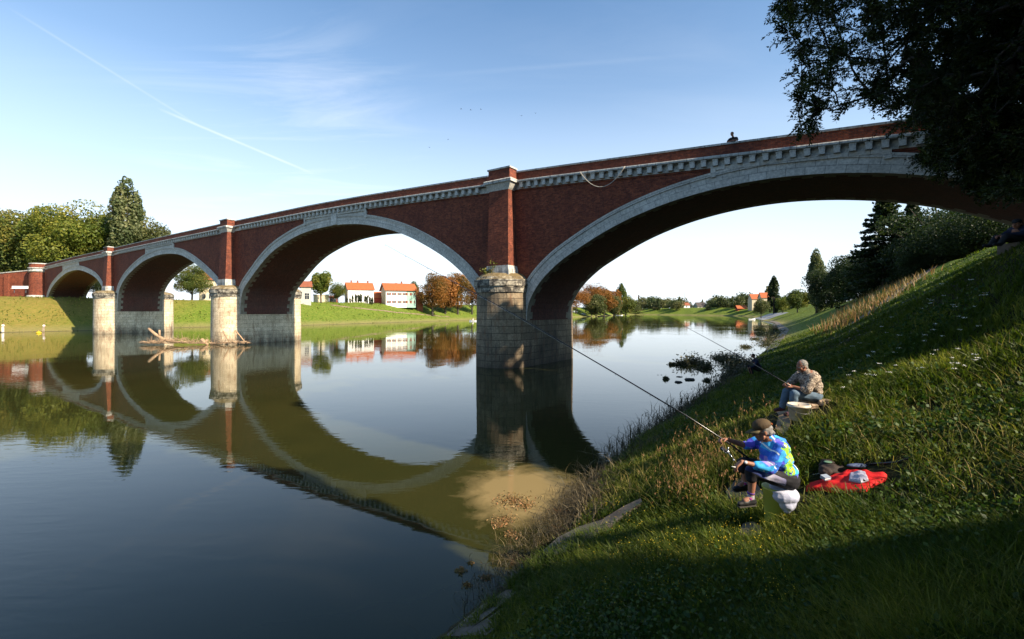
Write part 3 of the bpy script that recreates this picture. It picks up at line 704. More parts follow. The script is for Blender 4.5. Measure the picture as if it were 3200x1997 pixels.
T=[
('broadleaf_tree','feathery olive tree at the far left edge above the ramp wall','round',L_olive,25,650,270,158,.15,0,GL),
('broadleaf_tree','loose olive tree with pale bare branches low at the far left','round',L_olive,55,745,200,150,.1,1,GL),
('broadleaf_tree','tall green tree second from the left edge, behind the turret','round',L_green,140,648,260,146,.1,2,GL),
('broadleaf_tree','tallest broad yellow green tree above the round turret','round',L_gold,225,628,280,140,.1,3,GL),
('broadleaf_tree','green tree just left of the tall poplar','round',L_green,318,668,230,148,.1,4,GL),
('poplar_tree','tall pale green poplar rising above the bridge on the left','poplar',L_poplar,396,588,118,138,.06,5,GL),
('broadleaf_tree','domed tree right of the tall poplar, cut by the parapet','round',L_olive,455,682,200,146,.1,6,GL),
('broadleaf_tree','low dark olive tree in front of the tallest tree','loose',L_olive,178,735,170,150,.08,7,GL),
('broadleaf_tree','small bright green tree low behind the smallest arch','round',L_gold,255,765,200,148,.08,8,GL),
('broadleaf_tree','small green tree low between turret and first pier','round',L_green,345,750,180,146,.08,9,GL),
('broadleaf_shrub','dark bush added to close the bright gap under the smallest arch','round',L_dark,300,862,120,128,.0,12,None),  # added bush, stands in for the shaded soffit and bank
('broadleaf_tree','leafy green tree seen through the second smallest arch','round',L_green,600,815,125,152,.08,10,None),
('chestnut_tree','yellowing tree beside the grey house under the third arch','round',L_gold,1003,832,78,178,.12,11,None),
('broadleaf_tree','round dark green tree left of the plain white house','round',L_green,1056,876,62,186,.1,12,None),
('chestnut_tree','brown green chestnut tree right of the two storey house','round',L_autumn,1352,834,118,215,.05,13,'autumn chestnuts on the far bank'),
('chestnut_tree','rust orange chestnut squeezed between two browner ones','round',L_rust,1392,843,90,228,.05,14,'autumn chestnuts on the far bank'),
('chestnut_tree','tall brown chestnut second from the big pier','round',L_autumn,1430,832,116,236,.05,15,'autumn chestnuts on the far bank'),
('chestnut_tree','bright orange chestnut next to the big pier','round',L_rust,1475,868,104,246,.05,16,'autumn chestnuts on the far bank'),
('broadleaf_tree','small dark treetop behind the roof of the two storey house','round',L_olive,1292,872,36,262,.2,0,None),
('broadleaf_tree','tiny treetop peeping over the orange roof ridge','round',L_olive,1236,879,34,280,.2,2,None),
('rust_tree','tall rust tree next to the arch edge beyond the big pier','round',L_rust,1800,902,96,360,.08,3,'rust coloured row on the far bank'),
('rust_tree','tallest rust orange tree of the row beyond the big pier','round',L_rust,1848,891,104,385,.08,4,'rust coloured row on the far bank'),
('rust_tree','orange brown tree in the middle of the riverside row','round',L_autumn,1888,902,84,420,.08,6,'rust coloured row on the far bank'),
('rust_tree','smaller rust tree right of the middle of the row','round',L_rust,1918,911,66,450,.08,13,'rust coloured row on the far bank'),
('poplar_tree','dark green pointed treetop behind the end of the rust row','poplar',L_green,1941,903,44,505,.05,5,None),
('broadleaf_tree','green tree ending the riverside row at the river bend','round',L_green,1955,930,66,485,.05,8,None),
('broadleaf_shrub','olive green bushy tree in front of the rust row','round',L_olive,1862,925,80,366,.05,9,None),
('broadleaf_shrub','small olive bush on the bank near the dark boat','round',L_olive,1920,932,50,440,.05,10,None),
('broadleaf_shrub','grey green low willow at the tip of the far bank','loose',L_olive,1985,948,60,570,.05,1,None),
('poplar_tree','slim dark twin poplar near the red church roofs','poplar',L_dark,2418,866,44,262,.05,5,None),
('broadleaf_tree','round olive tree left of the slim twin poplar','round',L_olive,2378,926,58,252,.08,0,None),
('broadleaf_tree','round lit olive tree right of the slim twin poplar','round',L_gold,2446,922,52,232,.08,2,None),
('broadleaf_tree','broad green tree between the two poplars on the right bank','round',L_green,2492,898,84,196,.08,4,None),
('poplar_tree','big dark poplar standing left of the conifers','poplar',L_poplar,2552,783,66,150,.05,5,None),
('broadleaf_tree','dark tree right behind the big poplar','round',L_dark,2600,828,150,132,.05,6,None),
('broadleaf_tree','dark rounded tree between the poplar and the spruces','round',L_dark,2668,778,170,118,.05,7,None),
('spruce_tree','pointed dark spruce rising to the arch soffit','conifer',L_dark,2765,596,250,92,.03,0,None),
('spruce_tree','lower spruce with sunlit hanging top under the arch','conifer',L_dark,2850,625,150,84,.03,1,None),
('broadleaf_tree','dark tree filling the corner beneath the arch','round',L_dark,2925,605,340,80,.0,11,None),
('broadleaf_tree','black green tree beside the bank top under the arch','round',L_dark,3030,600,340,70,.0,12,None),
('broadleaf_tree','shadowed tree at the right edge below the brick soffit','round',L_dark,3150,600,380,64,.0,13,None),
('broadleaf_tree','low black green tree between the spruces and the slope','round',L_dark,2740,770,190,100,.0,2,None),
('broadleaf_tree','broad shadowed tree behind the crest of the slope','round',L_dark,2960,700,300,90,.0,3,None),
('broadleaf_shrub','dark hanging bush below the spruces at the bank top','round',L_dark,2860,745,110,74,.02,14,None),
]
for nm,lb,kd,ml,u,vt,w,Y,tf,vr,gp in T:
    nl=26000 if w>120 else (14000 if w>70 else 8000)
    tpx(nm,lb,kd,ml,u,vt,w,Y,trunkf=tf,var=vr,group=gp,nleaf=30000 if kd=='conifer' else nl,leaf=.022 if w>90 else .036)
# unseen trees up the slope to the right and behind the camera: they throw the shade over the bank and the near water
def WE(w,e):        # along-river coordinate, distance up the bank
    p=Vector((2.2,12.8))+(-D)*e; c=(p-O).dot(N); p=p+N*(w-c); return p
GS='unseen shade trees along the top of the right bank'
k=0
SH=[(-16.8,24,20,7.5,.04,'narrow unseen tree added for shade at the edge of the sunny gap'),(-28.9,9.4,12,6.6,.3,'small unseen tree added for shade just right of the camera'),(-14.3,13.3,12,8,.02,'low dense unseen tree added for shade right of the seated man in the cap'),(-28.1,12.5,14,9,.04,'first shade tree up the slope right of the camera'),(-28.2,18,16,9,.05,'shade tree on the slope top directly behind the first one'),(-37,15,17,12,.05,'wide shade tree behind the camera on the upper slope'),(-39,6,16,13,.3,'spreading unseen tree added behind the camera to block the sky'),(-46,14,17,13,.1,'shade tree further upstream behind the camera'),(-29.6,26,19,12,.05,'rear shade tree on the bank top right of the camera'),
(-57,18,18,15,.1,'upstream shade tree near the water far behind the camera'),(-70,16,19,16,.1,'furthest upstream shade tree behind the camera'),(-42,28,19,14,.1,'tall rear shade tree behind the wide one'),(-12.2,16,18,9,.05,'shade tree on the slope just right of the picture edge'),(-12.5,23,20,9,.05,'shade tree right of the sunny gap on the bank top'),(-5,27,21,11,.05,'high shade tree near the end of the bridge'),(4,25,17,10,.05,'shade tree just past the bridge end out of view'),(13,27,17,10,.05,'second shade tree past the bridge end out of view'),(-14,31,20,10,.05,'rear shade tree behind the right side of the sunny gap'),(23,29,14,9,.05,'third shade tree past the bridge end out of view')]
for k,(w,e,hh,wd,tf,lb) in enumerate(SH):  # several of these are added only to deepen the shade and block sky
    p=WE(w,e); zb=gz1(p.x,p.y)
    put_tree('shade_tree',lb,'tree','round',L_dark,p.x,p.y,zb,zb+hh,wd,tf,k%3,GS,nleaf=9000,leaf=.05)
for w,lb in ((-15.2,'unseen low bush added to shade the slope nearest the sunny gap'),(-9.5,'middle unseen low bush added to shade the slope'),(-4.0,'unseen low bush added to shade the slope nearest the bridge end')):  # unseen bushes added to stop sun leaking under the crowns
    p=WE(w,18); zb=gz1(p.x,p.y)-1
    put_tree('unseen_shade_bush',lb,'shrub','round',L_dark,p.x,p.y,zb,zb+8,8,.0,2,'unseen bushes added for shade on the bank top',nleaf=9000,leaf=.05)
p=WE(-3.6,14); zb=gz1(p.x,p.y)
put_tree('shade_tree','tall loose tree at the bridge end just outside the view','tree','loose',L_dark,p.x,p.y,zb,zb+23,9,.15,21,None,nleaf=3600,leaf=.045)
# far-off woods at the river bend: one mass
rng=np.random.default_rng(3); VV=[];FF=[];TT_=[];off=0
c0,n0,t0_=crown_pts('round',rng,700); cp,np0,tp0=crown_pts('poplar',rng,700)
for i in range(300):
    for _t in range(60):
        u=rng.uniform(1975,2560); Y=rng.uniform(240,900); x=(u-U0)/F*Y; e_=float(sdf(np.array([x]),np.array([Y]))[0])
        if 16<e_<150 and x>(u-U0)/F*0+60 and (u>2040 or Y>600) and not (2130<u<2210 and Y<655) and not (2335<u<2412 and Y<430): break
    hh=rng.uniform(7,17)+ (6 if rng.random()<.12 else 0)
    if u>2420: hh*=.7
    pop=rng.random()<.14; wd=hh*(.35 if pop else rng.uniform(.9,1.3))
    cc_,nn_,t_=(cp,np0,tp0) if pop else (c0,n0,t0_)
    zb=gz1(x,Y)-2.2
    P=cc_*np.array([wd,wd,hh])+np.array([x,Y,zb]); V,Fq=quads_from(P,nn_,np.full(len(P),hh*.085)*rng.uniform(.6,1.4,len(P)),rng,.8)
    VV.append(V);FF.append(Fq+off);off+=len(V);TT_.append(np.repeat(np.clip(t_*.4+rng.uniform(0,.6),0,1),4))
fw=mk('far_woods',np.vstack(VV),np.vstack(FF),leafmat('far_leaf',(0.06,0.085,0.035),(0.09,0.10,0.04),(0.15,0.12,0.05),0.02),col=np.concatenate(TT_)); tag(fw,'wooded far bank at the river bend','woods',kind='stuff')
# ---------------------------------------------------------------- the big near tree, upper right
rng=np.random.default_rng(11)
base=Vector((16.6,13.4,gz1(16.6,13.4)-.3))
def inpoly(u,v,P):
    c=False; n=len(P)
    for i in range(n):
        x1,y1=P[i];x2,y2=P[(i+1)%n]
        if (y1>v)!=(y2>v) and u<(x2-x1)*(v-y1)/(y2-y1)+x1: c=not c
    return c
OUT=[(2425,-220),(2425,95),(2500,175),(2490,330),(2560,370),(2650,260),(2760,330),(2760,410),(2860,430),(2900,380),(3010,440),(2900,500),(2960,560),(3060,520),(3120,600),(3500,600),(3900,200),(3900,-500),(2425,-500)]
cl=[]
while len(cl)<760:
    u=rng.uniform(2400,3700); v=rng.uniform(-420,600)
    if not inpoly(u,v,OUT): continue
    dep=rng.uniform(0,1); Y=11.0+dep*6.5
    if u<2850 and rng.random()<0.08: continue
    cl.append(px(u,v,Y))
for _ in range(420):
    u=rng.uniform(2860,3700); v=rng.uniform(-100,610-max(0,3060-u)*.55); cl.append(px(u,v,rng.uniform(13.5,19)))
cl.append(px(2560,345,12.0)); cl.append(px(2500,395,12.0)); cl.append(px(2530,400,12.3)); cl.append(px(2620,330,12.2))
trunk_top=Vector((15.6,13.4,14.0)); nodes=[base,Vector((16.4,13.4,7.5)),Vector((16.0,13.4,10.0)),trunk_top,Vector((14.6,13.2,12.0)),Vector((13.4,12.8,11.2)),Vector((15.2,13.4,17.5)),Vector((12.9,12.4,9.8)),Vector((14.9,12.6,9.0))]
par=[-1,0,1,2,2,4,3,5,1]
cl=sorted(cl,key=lambda p:(p-Vector((14.6,13.2,11.5))).length)
for c in cl:
    bi,bd=None,1e9
    for i,nv in enumerate(nodes):
        if i==0: continue
        dd=(c-nv).length; up=(nv-nodes[par[i]]).normalized(); cosv=up.dot((c-nv).normalized())
        cost=dd*(1.25-0.35*cosv)+ (0.3 if i<3 else 0)
        if cost<bd: bi,bd=i,cost
    L_=(c-nodes[bi]).length
    if L_>1.1:       # intermediate bent node
        up=(nodes[bi]-nodes[par[bi]]).normalized(); mid=nodes[bi].lerp(c,.5)+up*L_*.10+Vector(rng.normal(size=3))*L_*.05
        nodes.append(mid); par.append(bi); bi=len(nodes)-1
    nodes.append(c); par.append(bi)
wt=[0.0]*len(nodes)
for i in range(len(nodes)-1,0,-1):
    wt[i]+=1 if not wt[i] else 0; wt[par[i]]+=wt[i]
rad=[0.0085*w**0.52 for w in wt]; rad[0]=.42
mb=MB()
for i in range(1,len(nodes)):
    a,b_=nodes[par[i]],nodes[i]; m_=(a+b_)/2+Vector(rng.normal(size=3))*(b_-a).length*.04
    mb.tube([a,m_,b_],[min(rad[par[i]],rad[i]*1.3),rad[i]*1.12,rad[i]],6,cap=False)
bt=empty('overhanging_tree',base); tag(bt,'large dark overhanging tree with feathery leaves at the upper right','tree')
def child(o,p): o.parent=p; o.matrix_parent_inverse=Matrix.Translation(-Vector(p.location)); return o
child(mb.build('trunk',M_bark,None,True),bt)
# leaf sprays: a rachis with leaflet pairs
C=[];AX=[];SZ=[];TI=[];ST=[]
tw=MB()
for i in range(9,len(nodes)):
    if wt[i]>14: continue
    pth=(nodes[i]-nodes[par[i]]); pl_=pth.length; pd=pth.normalized()
    left=nodes[i].x<13.6; nsp=22 if left else 34
    for s_ in range(nsp):
        q=nodes[par[i]].lerp(nodes[i],rng.uniform(.25,1.05)); 
        dr=(pd*.8+Vector(rng.normal(size=3))*.75+Vector((-.25,-.05,-.12))).normalized()
        ln=rng.uniform(.16,.34); q0=q+dr*rng.uniform(0,.22)
        if rng.random()<.3: tw.tube([q,q0+dr*ln*.5],[.003,.0015],3,cap=False)
        sd=dr.cross(Vector(rng.normal(size=3))*.5+Vector((0,0,1))).normalized(); k_=7; droop=Vector((0,0,-1))*ln*.25
        tn=rng.uniform(0,1)
        for j in range(k_):
            f=(j+.6)/k_; pp=q0+dr*ln*f+droop*f*f
            for sg in (-1,1):
                C.append(pp); AX.append((sd*sg+dr*.7+Vector(rng.normal(size=3))*.25)); SZ.append(rng.uniform(.075,.125)*(1.3 if not left else 1.0)); TI.append(tn)
C=np.array([tuple(c) for c in C]);AX=np.array([tuple(a) for a in AX]);AX/=np.linalg.norm(AX,axis=1)[:,None];SZ=np.array(SZ)[:,None]
rn=rng.normal(size=C.shape)+np.array([0,0,.8]); B_=np.cross(AX,rn); B_/=np.linalg.norm(B_,axis=1)[:,None]
V=np.stack([C,C+AX*SZ*.5+B_*SZ*.19,C+AX*SZ,C+AX*SZ*.5-B_*SZ*.19],1).reshape(-1,3)
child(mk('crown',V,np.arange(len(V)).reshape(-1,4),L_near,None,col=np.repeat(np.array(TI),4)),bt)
child(tw.build('twigs',M_bark,None),bt)
print('near tree leaflets',len(C))
# ================================================================ houses across the river
M_tile=None
def tilemat(nm,c1,c2):
    m,t,b=mat(nm,c1,.8); ob=coords(t)
    w_=nd(t,'ShaderNodeTexWave',wave_type='BANDS',bands_direction='X',inp={1:9.0,2:1.5}); lk(t,ob,w_.inputs[0])
    f=noise(t,ob,1.2,6,.75)
    col=mix(t,ramp(t,f,[(.3,0),(.7,1)]),c1,c2); col=mix(t,.35,col,w_.outputs[0],'MULTIPLY'); lk(t,col,b.inputs['Base Color']); return m
M_tile=tilemat('red_roof_tiles',(0.50,0.13,0.04),(0.32,0.09,0.035)); M_tile2=tilemat('worn_roof_tiles',(0.34,0.10,0.045),(0.20,0.07,0.04)); M_slate=tilemat('dark_roof',(0.10,0.08,0.07),(0.06,0.05,0.05))
M_cream=plain('cream_plaster',(0.62,0.52,0.36),(0.54,0.44,0.30),1.5); M_green=plain('green_plaster',(0.28,0.42,0.34),(0.24,0.36,0.30),1.5); M_grey=plain('grey_plaster',(0.42,0.40,0.36),(0.34,0.32,0.29),1.2)
M_redw=plain('red_wood',(0.40,0.07,0.04),(0.30,0.05,0.03),5.0); M_dkglass=plain('window_glass',(0.03,0.035,0.045),rough=.15,spec=.6,bs=0)
M_shut=plain('brown_shutter',(0.22,0.06,0.035),None,5); M_wframe=plain('window_frame_paint',(0.7,0.68,0.63),None,5)
def house(name,label,cat,u0,u1,Y,ve,vr,depth,al,wall,roof,wins=(),chim=(),hip=0.0,over=.45,gable=None,vb=None,wsz=(1.0,1.3),shut=None,floors=None):
    al=R(al); s0=(u0-U0)/F; s1=(u1-U0)/F; x0=s0*Y
    w=(s1*Y-x0)/(math.cos(al)-s1*math.sin(al)); zb=(gz1(x0,Y)-.15) if vb is None else H+(V0-vb)/F*Y
    ze=H+(V0-ve)/F*Y-zb; zr=ze+(ve-vr)/F*(Y+depth*.4)
    r=empty(name,(x0,Y,zb),al); tag(r,label,cat)
    mb=MB(); y2=depth/2
    V=[(0,0,-1),(w,0,-1),(w,0,ze),(0,0,ze),(0,depth,-1),(w,depth,-1),(w,depth,ze),(0,depth,ze),(0,y2,zr-.15),(w,y2,zr-.15)]
    Fc=[(0,1,2,3),(5,4,7,6),(4,0,3,7),(1,5,6,2)]
    if hip==0: Fc+=[(3,8,7),(2,6,9)]
    mk('wall',V,Fc,wall,r)
    if gable: 
        mk('gable_wall',[(-.02,0,-1),(-.02,depth,-1),(-.02,depth,ze),(-.02,y2,zr-.2),(-.02,0,ze)],[(0,4,3,2,1)],gable,r)
    o=over; th=.16; sl=(zr-ze)/y2; a=(-o if hip==0 else -o); ez=ze-sl*o
    V=[(-o,-o,ez),(w+o,-o,ez),(w+o-hip,y2,zr) if hip else (w+o,y2,zr),(-o+hip,y2,zr) if hip else (-o,y2,zr),(-o,depth+o,ez),(w+o,depth+o,ez)]
    V+=[(x,y,z+th) for x,y,z in V]
    Fc=[(0,3,2,1),(3,4,5,2),(6,7,8,9),(9,8,11,10),(0,1,7,6),(5,4,10,11),(0,6,9,3),(3,9,10,4),(1,2,8,7),(2,5,11,8)]
    if hip: Fc+=[(6,9,10),(7,11,8)]
    rf=mk('roof',V,Fc,roof,r)
    for fx in chim:
        cb=MB(); cb.box(fx*w-.3,fx*w+.3,y2+.3,y2+.9,zr-.8,zr+1.0); cb.box(fx*w-.36,fx*w+.36,y2+.24,y2+.96,zr+1.0,zr+1.12); cb.build('chimney',M_tile2,rf)
    for (fx,fz) in wins:
        ww,wh=wsz; cx=fx*w; cz=fz*ze; f=MB()
        f.box(cx-ww/2-.08,cx+ww/2+.08,-.07,0,cz-.1,cz); f.box(cx-ww/2-.08,cx+ww/2+.08,-.05,0,cz+wh,cz+wh+.08); f.box(cx-ww/2-.08,cx-ww/2,-.05,0,cz,cz+wh); f.box(cx+ww/2,cx+ww/2+.08,-.05,0,cz,cz+wh); f.box(cx-.03,cx+.03,-.045,0,cz,cz+wh); f.box(cx-ww/2,cx+ww/2,-.045,-.002,cz+wh*.6,cz+wh*.6+.05)
        fo=f.build('window',M_wframe,r); g_=MB(); g_.box(cx-ww/2,cx+ww/2,-.025,-.004,cz,cz+wh); g_.build('pane',M_dkglass,fo)
        if shut:
            for sg in(-1,1): sb=MB(); sb.box(cx+sg*(ww/2+.3)-.22,cx+sg*(ww/2+.3)+.22,-.10,-.055,cz,cz+wh); sb.build('shutter',shut,fo)
    return r,w,ze
house('white_house','plain white house with an orange tiled roof, left of the two storey one','house',1087,1168,203,903,882,9.0,28,M_white,M_tile,wins=[(.38,.42),(.78,.42)],chim=(.2,.45,.85),gable=plain('pink_plaster',(.55,.33,.25)),wsz=(.9,1.1))
r,w,ze=house('townhouse','two storey house, white with a pale green right third, red shuttered windows','house',1206,1299,206,904,884,9.5,28,M_white,M_tile,wins=[(x,z) for x in(.1,.27,.45,.62,.76,.9) for z in(.14,.64)],chim=(.62,),over=.8,gable=M_cream,wsz=(.8,1.15),shut=M_shut)
gp_=MB(); gp_.box(w*.69,w,-.03,-.001,-1,ze-.02); gp_.build('green_facade',M_green,r)
house('grey_house','grey house with a tall barred window at the edge of the third pier','house',940,972,168,895,878,8,25,M_grey,M_tile2,wins=[(.6,.25)],wsz=(1.5,2.2))
house('garage','low pinkish flat garage with a white side below the yellowing tree','garage',981,1028,184,922,920,6,25,M_cream,M_wframe,over=.2)
house('garden_shed','small red wooden shed with wide doors left of the plain white house','shed',1029,1054,190,930,925,4,20,M_redw,M_tile2,wins=[(.3,.2),(.7,.2)],over=.2,wsz=(.9,1.2))
house('red_outbuilding','low red roofed outbuilding between the two large houses','outbuilding',1168,1203,212,930,912,6,28,M_redw,M_tile,over=.3)
house('white_shed','long low white shed behind the chestnut trunks','shed',1300,1420,250,930,920,7,20,M_white,M_slate,wins=[(.2,.3),(.45,.3),(.7,.3)],over=.3)
house('brown_hut','small dark hut with a rusty roof beside the green facade','hut',1303,1322,216,922,912,5,25,M_tile2,M_tile2,over=.3)
house('villa','cream two storey villa beside the green tree in the second smallest arch','house',622,672,158,872,846,10,30,M_cream,M_tile2,wins=[(.2,.55),(.5,.55),(.8,.55),(.3,.1),(.7,.1)],wsz=(.9,1.5))
house('cottage','small white gabled cottage in front of the far trees','cottage',2136,2156,640,954,946,9,8,M_white,M_tile2,wins=[(.5,.3)],wsz=(1.6,2.0))
house('farmhouse','grey house with a dark roof among the far trees','house',2180,2206,590,957,945,10,5,M_grey,M_slate,wins=[(.3,.3),(.7,.3)],wsz=(1.6,1.6))
house('church_hall','tall house with a steep red roof left of the slim poplar','house',2380,2402,400,930,914,9,-10,M_cream,M_tile,wins=[(.5,.5)],wsz=(1.4,1.8))
house('red_roofed_house','lower red roofed house next to the steep roofed one','house',2350,2378,420,934,919,9,-5,M_cream,M_tile,wins=[(.5,.5)],wsz=(1.4,1.8))
house('beach_kiosk','small red kiosk with a flat awning on the far right bank','kiosk',2306,2332,440,962,955,5,0,M_redw,M_tile,over=1.0)
# thin cypresses in front of the plain white house
GC='clipped dwarf cypresses in front of the white house'
for i,(u,vt) in enumerate(((1085,928),(1094,930),(1102,922),(1112,918),(1121,919),(1128,917),(1141,922),(1147,925),(1156,927),(1163,928))):
    tpx('dwarf_cypress',('leftmost','second','third','fourth','fifth','sixth','seventh','eighth','ninth','rightmost')[i]+(' thin pointed dwarf cypress of the row before the white house' if i in(0,9) else ' thin cypress from the left in the row before the white house'),'poplar',L_dark,u,vt,9 if i%2 else 8,198,trunkf=.03,var=5,group=GC,cat='shrub',nleaf=700,leaf=.09)
# ================================================================ ground cover on the near bank
rng=np.random.default_rng(21)
def blades(P,h,wd,lean,tint,name,material,seg=2,label=None,kind='stuff',up=None):
    n=len(P); a=rng.uniform(0,6.283,n); dx=np.cos(a);dy=np.sin(a); fa=rng.uniform(0,6.283,n)
    sx_=np.cos(fa);sy_=np.sin(fa); L=[]
    for k in range(seg+1):
        f=k/seg; off=lean*h*f*f; zz=h*f*(1-.25*np.minimum(lean,1.2)*f); w_=wd*(1-f**1.5)*.5
        c=np.stack([P[:,0]+dx*off,P[:,1]+dy*off,P[:,2]+zz],1)
        if k<seg:
            L.append(c-np.stack([sx_*w_,sy_*w_,0*w_],1)); L.append(c+np.stack([sx_*w_,sy_*w_,0*w_],1))
        else: L.append(c)
    K=len(L); V=np.stack(L,1).reshape(-1,3); b0=np.arange(n)[:,None]*K
    Fq=[]
    for k in range(seg-1): Fq.append(b0+np.array([[2*k,2*k+1,2*k+3,2*k+2]]))
    tri=b0+np.array([[2*seg-2,2*seg-1,2*seg,2*seg]])
    # last piece as thin quad (degenerate-free: split tip)
    tipv=V.reshape(n,K,3)
    q=np.vstack(Fq)
    me_f=q; tr=(b0+np.array([[2*seg-2,2*seg-1,2*seg]]))
    o=mk(name,V,q.astype(np.int32),material,col=np.repeat(tint,K))
    return o,V,tr
def blade_obj(name,P,h,wd,lean,tint,material,label=None,seg=2):
    n=len(P); a=rng.uniform(0,6.283,n); dx=np.cos(a);dy=np.sin(a); fa=a+1.57+rng.normal(size=n)*.6
    sx_=np.cos(fa);sy_=np.sin(fa); rows=[]
    for k in range(seg+1):
        f=k/seg; off=lean*h*f*f; zz=h*f*(1-.3*np.minimum(lean,1.3)*f); w_=wd*(1-.92*f**1.4)*.5
        c=np.stack([P[:,0]+dx*off,P[:,1]+dy*off,P[:,2]+zz],1); s_=np.stack([sx_*w_,sy_*w_,0*w_],1)
        rows+=[c-s_,c+s_]
    K=len(rows); V=np.stack(rows,1).reshape(-1,3); b0=np.arange(n)[:,None]*K
    Fq=np.vstack([b0+np.array([[2*k,2*k+1,2*k+3,2*k+2]]) for k in range(seg)])
    o=mk(name,V,Fq,material,col=np.repeat(tint,K)); tag(o,label,kind='stuff'); return o
def scatter(n,r0,r1,a0,a1,power=1.0):
    r=np.exp(rng.uniform(math.log(r0),math.log(r1),n)) if power==1 else r0+(r1-r0)*rng.uniform(0,1,n)**power
    a=np.radians(rng.uniform(a0,a1,n)); return np.sin(a)*r,np.cos(a)*r,r
def upix(x,y,z): return U0+F*x/y, V0+F*(H-z)/y
G_blade=leafmat('grass_blade',(0.052,0.092,0.009),(0.11,0.145,0.016),(0.25,0.23,0.05),1.2,trans=.48,rough=.5)
G_dry=leafmat('dry_stem',(0.19,0.13,0.055),(0.26,0.19,0.08),(0.28,0.13,0.06),1.5,trans=.3)
G_straw=leafmat('straw_blade',(0.17,0.19,0.035),(0.27,0.24,0.07),(0.34,0.22,0.09),1.5,trans=.4)
G_weed=leafmat('weed_leaf',(0.022,0.062,0.012),(0.04,0.078,0.015),(0.07,0.10,0.02),2.0,trans=.35)
G_reed=leafmat('dead_reed',(0.06,0.045,0.026),(0.035,0.033,0.018),(0.12,0.09,0.045),2.0,trans=.15)
M_yel=plain('yellow_petals',(0.5,0.34,0.012),(0.6,0.44,0.03),bs=0); M_wp=plain('white_petals',(0.8,0.8,0.76),(0.7,0.7,0.65),bs=0)
x,y,r=scatter(620000,1.2,75,-22,62)
e=sdf(x,y); keep=(e>.25)&(e<27)&(x>-6)
pt_=vnoise(x,y,.8,7)*.6+vnoise(x,y,3.0,8)*.4
keep&=(pt_+rng.uniform(-.2,.25,len(x))>.30)
# bare earth and stone patches show between the tufts
bare=np.zeros(len(x))
for (u,v,s) in ((2560,1540,.22),(2600,1530,.26),(2660,1520,.28),(2710,1510,.28),(2755,1508,.2),(2620,1495,.25),(2690,1472,.15),(2800,1462,.15),(2555,1498,.12),(2460,1560,.2),(2480,1600,.22),(2455,1290,.4),(2470,1300,.35),(2500,1300,.28),(2545,1290,.3),(2375,1560,.2),(2465,1315,.28),(2440,1345,.30),(2300,1545,.30),(2330,1680,.24),(2880,1290,.22),(2330,1310,.2),(1740,1715,.3),(1800,1680,.32),(1860,1655,.32),(1930,1620,.3),(1985,1595,.2),(1540,1925,.16),(1600,1880,.18),(1650,1850,.18),(1710,1815,.18),(1500,1970,.16),(1450,1990,.16),(1570,1870,.14)):
    g_=ray_ground(u,v); bare=np.maximum(bare,gauss(x,y,g_.x,g_.y,s))
keep&=bare<.5
BARE=((2560,1540,.22),(2600,1530,.26),(2660,1520,.28),(2710,1510,.28),(2755,1508,.2),(2620,1495,.25),(2460,1560,.2),(2480,1600,.22),(2455,1290,.4),(2500,1300,.28),(2330,1680,.24),(2300,1545,.3),(2375,1560,.2))
def unbare(x,y):
    b_=np.zeros(len(x))
    for (u,v,s) in BARE+((1740,1715,.3),(1800,1680,.34),(1860,1655,.34),(1930,1620,.3),(1985,1595,.2),(1540,1925,.2),(1600,1880,.2),(1650,1850,.2),(1710,1815,.2),(1500,1970,.18),(1450,1990,.16),(1570,1870,.14)):
        g_=ray_ground(u,v); b_=np.maximum(b_,gauss(x,y,g_.x,g_.y,s))
    return b_<.5
x,y,r,pt_=x[keep],y[keep],r[keep],pt_[keep]; z=gz(x,y)-.01
wco=(x-O.x)*N.x+(y-O.y)*N.y
lush=np.clip((vnoise(x,y,1.7,12)-.35)*2,0,1)
h=(.07+.17*lush*rng.uniform(.5,1.2,len(x))+.05*rng.random(len(x)))*np.clip(1+(r-8)*.012,1,1.6)
sh=np.clip((np.abs(wco+21.5)-5)/4,0,1); h*=1.15-.25*sh
h*=np.clip(.35+r/6.5,.55,1)
tint=np.clip(vnoise(x,y,1.1,9)*.75+rng.normal(size=len(x))*.16-.12*sh,0,1)  # tint lowered outside the sunny gap: shade put into the blade colour
blade_obj('grass',np.stack([x,y,z],1),h,(.0065+.0016*r)*rng.uniform(.7,1.3,len(x)),rng.uniform(.15,1.25,len(x)),tint,G_blade,'green grass covering the near river bank')
print('blades',len(x))
# bent straw-coloured stalks
x,y,r=scatter(22000,6.2,30,5,60); e=sdf(x,y); wco=(x-O.x)*N.x+(y-O.y)*N.y
k=(e>.5)&(wco>-26.5)&(wco<-15)&(rng.random(len(x))<np.clip(vnoise(x,y,1.6,31)*1.3-.4,0,1)); x,y,r=x[k],y[k],r[k]; k=unbare(x,y); x,y,r=x[k],y[k],r[k]
blade_obj('straw_stalks',np.stack([x,y,gz(x,y)],1),rng.uniform(.16,.38,len(x)),.002+.0009*r,rng.uniform(.3,1.3,len(x)),rng.uniform(0,.9,len(x)),G_straw,'bent straw coloured grass stalks',3)
